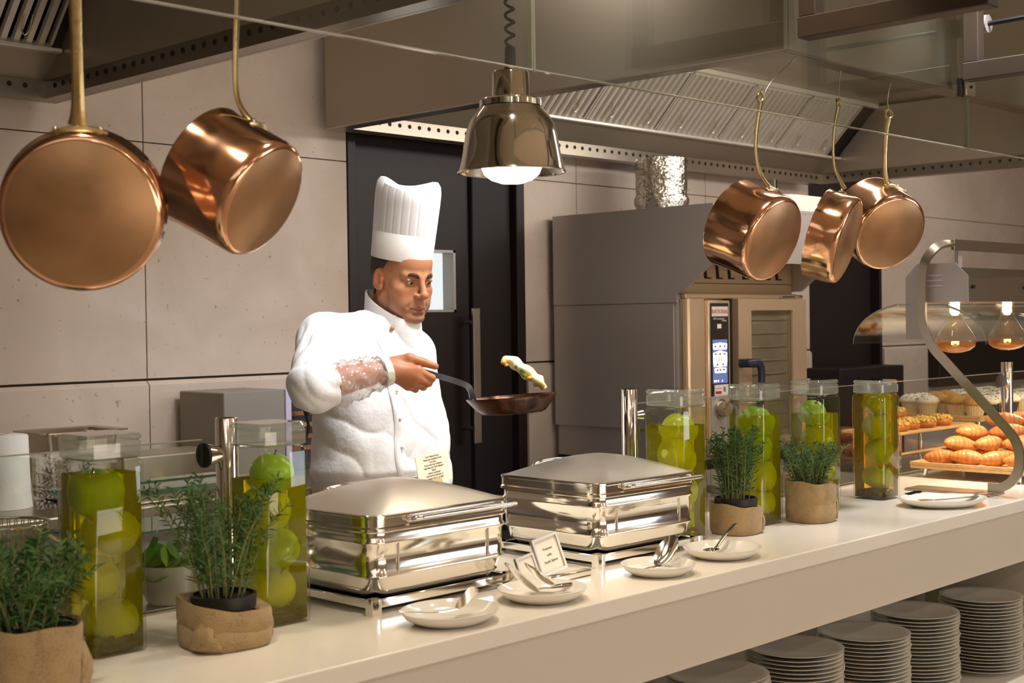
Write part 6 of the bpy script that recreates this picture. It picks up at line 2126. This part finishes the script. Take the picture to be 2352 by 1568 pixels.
# standing collar
cr = []
fx, fy = math.sin(math.radians(12)), -math.cos(math.radians(12))
NC = 48
for lvl, (rr_, za, zb) in enumerate(((0.066, 1.452, 0.042), (0.0785, 1.505, 0.038), (0.0765, 1.553, 0.050), (0.0725, 1.553, 0.050), (0.0725, 1.49, 0.03))):
    ring = []
    for j in range(NC):
        a = 2 * PI * j / NC
        cx_, cy_ = math.cos(a), math.sin(a)
        c = cx_ * fx + cy_ * fy
        r2 = rr_ * (1 + 0.02 * math.sin(3 * a + lvl))
        ring.append((2.655 + r2 * cx_ + (0.010 - (0.006 if lvl > 1 else 0)) * c * fx, 3.052 + r2 * cy_ * 1.04 + 0.008 * c * fy, za - zb * c))
    cr.append(ring)
MB().loops(cr, True, False, False).build('collar', M['jacket'], jk, 60)
p = Vector((2.655 - 0.062, 3.052 - 0.064, 1.487))
MB().sphere(p, (0.008, 0.005, 0.008), 10, 6).build('collar_button', M['button'], jk, 60)


# --- apron, trousers, shoes
def apron_sdf(P):
    z = P[:, 2]
    d = torso(P, 0.006) + 0.004 * np.sin(np.arctan2(P[:, 1] - 3.08, P[:, 0] - 2.62) * 9 + 2 * wob(P, 8, 4)) * np.clip((1.05 - z) / 0.3, 0, 1)
    d = np.abs(d + 0.004) - 0.006
    d = np.maximum(d, z - 1.068 - 0.006 * np.sin(P[:, 0] * 26))
    return np.maximum(d, 0.46 - z)


Va, Fa = nets(apron_sdf, (2.36, 2.86, 0.44), (2.88, 3.30, 1.09), 0.010)
ap = np_mesh('apron', Va, Fa, M['apron'], chef)
tie = []
for j in range(60):
    a = 2 * PI * j / 60
    tie.append((a))
m = MB()
rg = []
for dz, gr in ((-0.012, 0.012), (0.010, 0.014), (0.010, 0.010), (-0.012, 0.008)):
    ring = []
    for a in tie:
        z = 1.045 + dz + 0.010 * math.sin(a + 2.4)
        A2, B2 = np.interp(z, ZT, ZA) + gr, np.interp(z, ZT, ZB) + gr
        c, s = math.cos(a), math.sin(a)
        k = (abs(c) ** 2.3 + abs(s) ** 2.3) ** (-1 / 2.3)
        ring.append((2.621 + A2 * c * k, 3.079 + B2 * s * k, z))
    rg.append(ring)
m.loops(rg + [rg[0]], True, False, False).build('apron_tie', M['apron'], ap, 60)
for s in (-1, 1):
    x = 2.62 + s * 0.095
    MB().loops([[(x + r * math.cos(2 * PI * j / 24), 3.09 + r * 1.05 * math.sin(2 * PI * j / 24), z) for j in range(24)] for r, z in ((0.098, 0.92), (0.092, 0.75), (0.078, 0.5), (0.074, 0.3), (0.076, 0.10), (0.078, 0.055))]).build('trouser_leg', M['trouser'], chef, 60)
    MB().loops([[(x + w * math.cos(2 * PI * j / 24), 3.03 + yo + L * math.sin(2 * PI * j / 24), z) for j in range(24)] for w, L, yo, z in ((0.046, 0.135, 0, 0.001), (0.050, 0.140, 0, 0.02), (0.048, 0.13, 0.005, 0.05), (0.040, 0.08, 0.045, 0.085), (0.038, 0.05, 0.06, 0.10))]).build('shoe', M['shoe'], chef, 60)

# --- clear sleeve protector and its elastic band over the right forearm
EV, WV = Vector(CUFF), Vector(W3)
ax = (WV - EV).normalized()
sx = ax.cross(Vector((0, 0, 1))).normalized()
sz = sx.cross(ax)
rings = []
NF = 40
for i in range(19):
    t_ = i / 18
    c = EV - ax * 0.012 + (WV - ax * 0.004 - EV + ax * 0.012) * t_
    ring = []
    for j in range(NF):
        a = 2 * PI * j / NF
        r = (0.0625 * (1 - t_) + 0.041 * t_) + 0.0045 * math.sin(5 * a + t_ * 17) + 0.0035 * math.sin(9 * a - t_ * 26 + 1.0) + 0.003 * math.sin(3 * a + 31 * t_)
        r = max(r, 0.0365)
        ring.append(tuple(c + sx * (r * math.cos(a)) + sz * (r * math.sin(a))))
    rings.append(ring)
MB().loops(rings, True, False, False).build('plastic_sleeve', M['film'], chef, 60)
bd = MB()
rings = []
for k, (o, r) in enumerate(((-0.012, 0.0395), (-0.010, 0.044), (0.000, 0.0445), (0.010, 0.0435), (0.012, 0.0385))):
    c = WV + ax * (o - 0.004)
    rings.append([tuple(c + sx * ((r + 0.0010 * math.sin(12 * a + k)) * math.cos(a)) + sz * ((r + 0.0010 * math.sin(12 * a + k)) * math.sin(a))) for a in [2 * PI * j / 44 for j in range(44)]])
bd.loops(rings, True, False, False).build('elastic_cuff', M['hatband'], chef, 60)

# ------------------------------------------------------------------ frying pan and the omelette in the air
PD = 3.775
pc = at(1175, 911, PD)
wv = (pc - CAM).normalized()
n_im = (_u * 0.996 - _r * 0.082)
n_im = (n_im - wv * n_im.dot(wv)).normalized()
pn = (n_im - wv * 0.035).normalized()
t = thing('frying_pan', 'seasoned iron frying pan held out in the hand of the chef', 'pan', tuple(pc - pn * 0.046))
Rp = 0.1265
Mp = frame_from(pn, pc)
pb = MB().lathe([(0.001, -0.046), (0.082, -0.046), (0.092, -0.042), (0.103, -0.030), (Rp - 0.004, -0.006), (Rp, 0.0), (Rp + 0.0005, 0.002), (Rp - 0.0025, 0.002), (Rp - 0.0065, -0.006), (0.100, -0.029), (0.089, -0.040), (0.001, -0.042)], 64).xf(Mp)
pb.build('pan_body', M['pan_iron'], t, 40)
hpts = [at(922, 838, 3.742), at(985, 857, 3.742), at(1040, 873, 3.755), at(1070, 884, 3.762)]
hpts2 = smooth_path([Vector(h) for h in hpts] + [at(1079, 893, 3.766), at(1084, 908, 3.770), at(1089, 923, 3.772)], 4)
hh = MB().bar(hpts2, 0.016, 0.007, up=tuple(_u)).build('iron_handle', M['pan_handle'], t, 50)
for dx, dy in ((-3, 14), (3, 15)):
    MB().sphere(at(1089 + dx, 906 + dy, 3.766), 0.004, 8, 6).build('rivet', M['pan_handle'], hh, 60)

t = thing('omelette', 'folded omelette flying above the frying pan', 'food', tuple(at(1205, 850, PD)))
sp = smooth_path([at(1156, 829, PD), at(1172, 828, PD - 0.004), at(1195, 843, PD), at(1222, 864, PD + 0.003), at(1240, 879, PD), at(1251, 892, PD)], 6)
rings = []
n = len(sp)
for i, p in enumerate(sp):
    tg = (sp[min(i + 1, n - 1)] - sp[max(i - 1, 0)]).normalized()
    a = (wv - tg * wv.dot(tg)).normalized()
    b = tg.cross(a)
    e = max(0.35, math.sin(PI * min(max(i / (n - 1), 0.03), 0.97)) ** 0.35)
    th = (0.0175 + 0.003 * math.sin(i * 0.9)) * e
    dp = (0.048 + 0.006 * math.sin(i * 0.6 + 1)) * e
    ring = []
    for j in range(26):
        q = 2 * PI * j / 26
        k = 1 + 0.16 * mnoise.noise(Vector((p.x * 60 + math.cos(q), p.y * 60 + math.sin(q), p.z * 60)))
        ring.append(tuple(p + a * (dp * math.cos(q) * k) + b * (th * math.sin(q) * k)))
    rings.append(ring)
MB().loops(rings).build('egg', M['omelette'], t, 70)
fr = MB()
for (x, y, s) in ((1157, 832, 0.009), (1163, 838, 0.007), (1216, 868, 0.008), (1205, 862, 0.006)):
    p = at(x, y, PD - 0.040)
    fr.sphere(p, (s, s, s * 0.7), 9, 6)
fr.build('browned_edge', M['omelette_b'], t, 60, kind='stuff')
hbm = MB()
for (x, y) in ((1199, 849), (1201, 854), (1198, 857), (1202, 861), (1186, 842)):
    hbm.sphere(at(x, y, PD - 0.047), (0.006, 0.005, 0.006), 7, 5)
hbm.build('chopped_herbs', M['herb'], t, 60, kind='stuff')
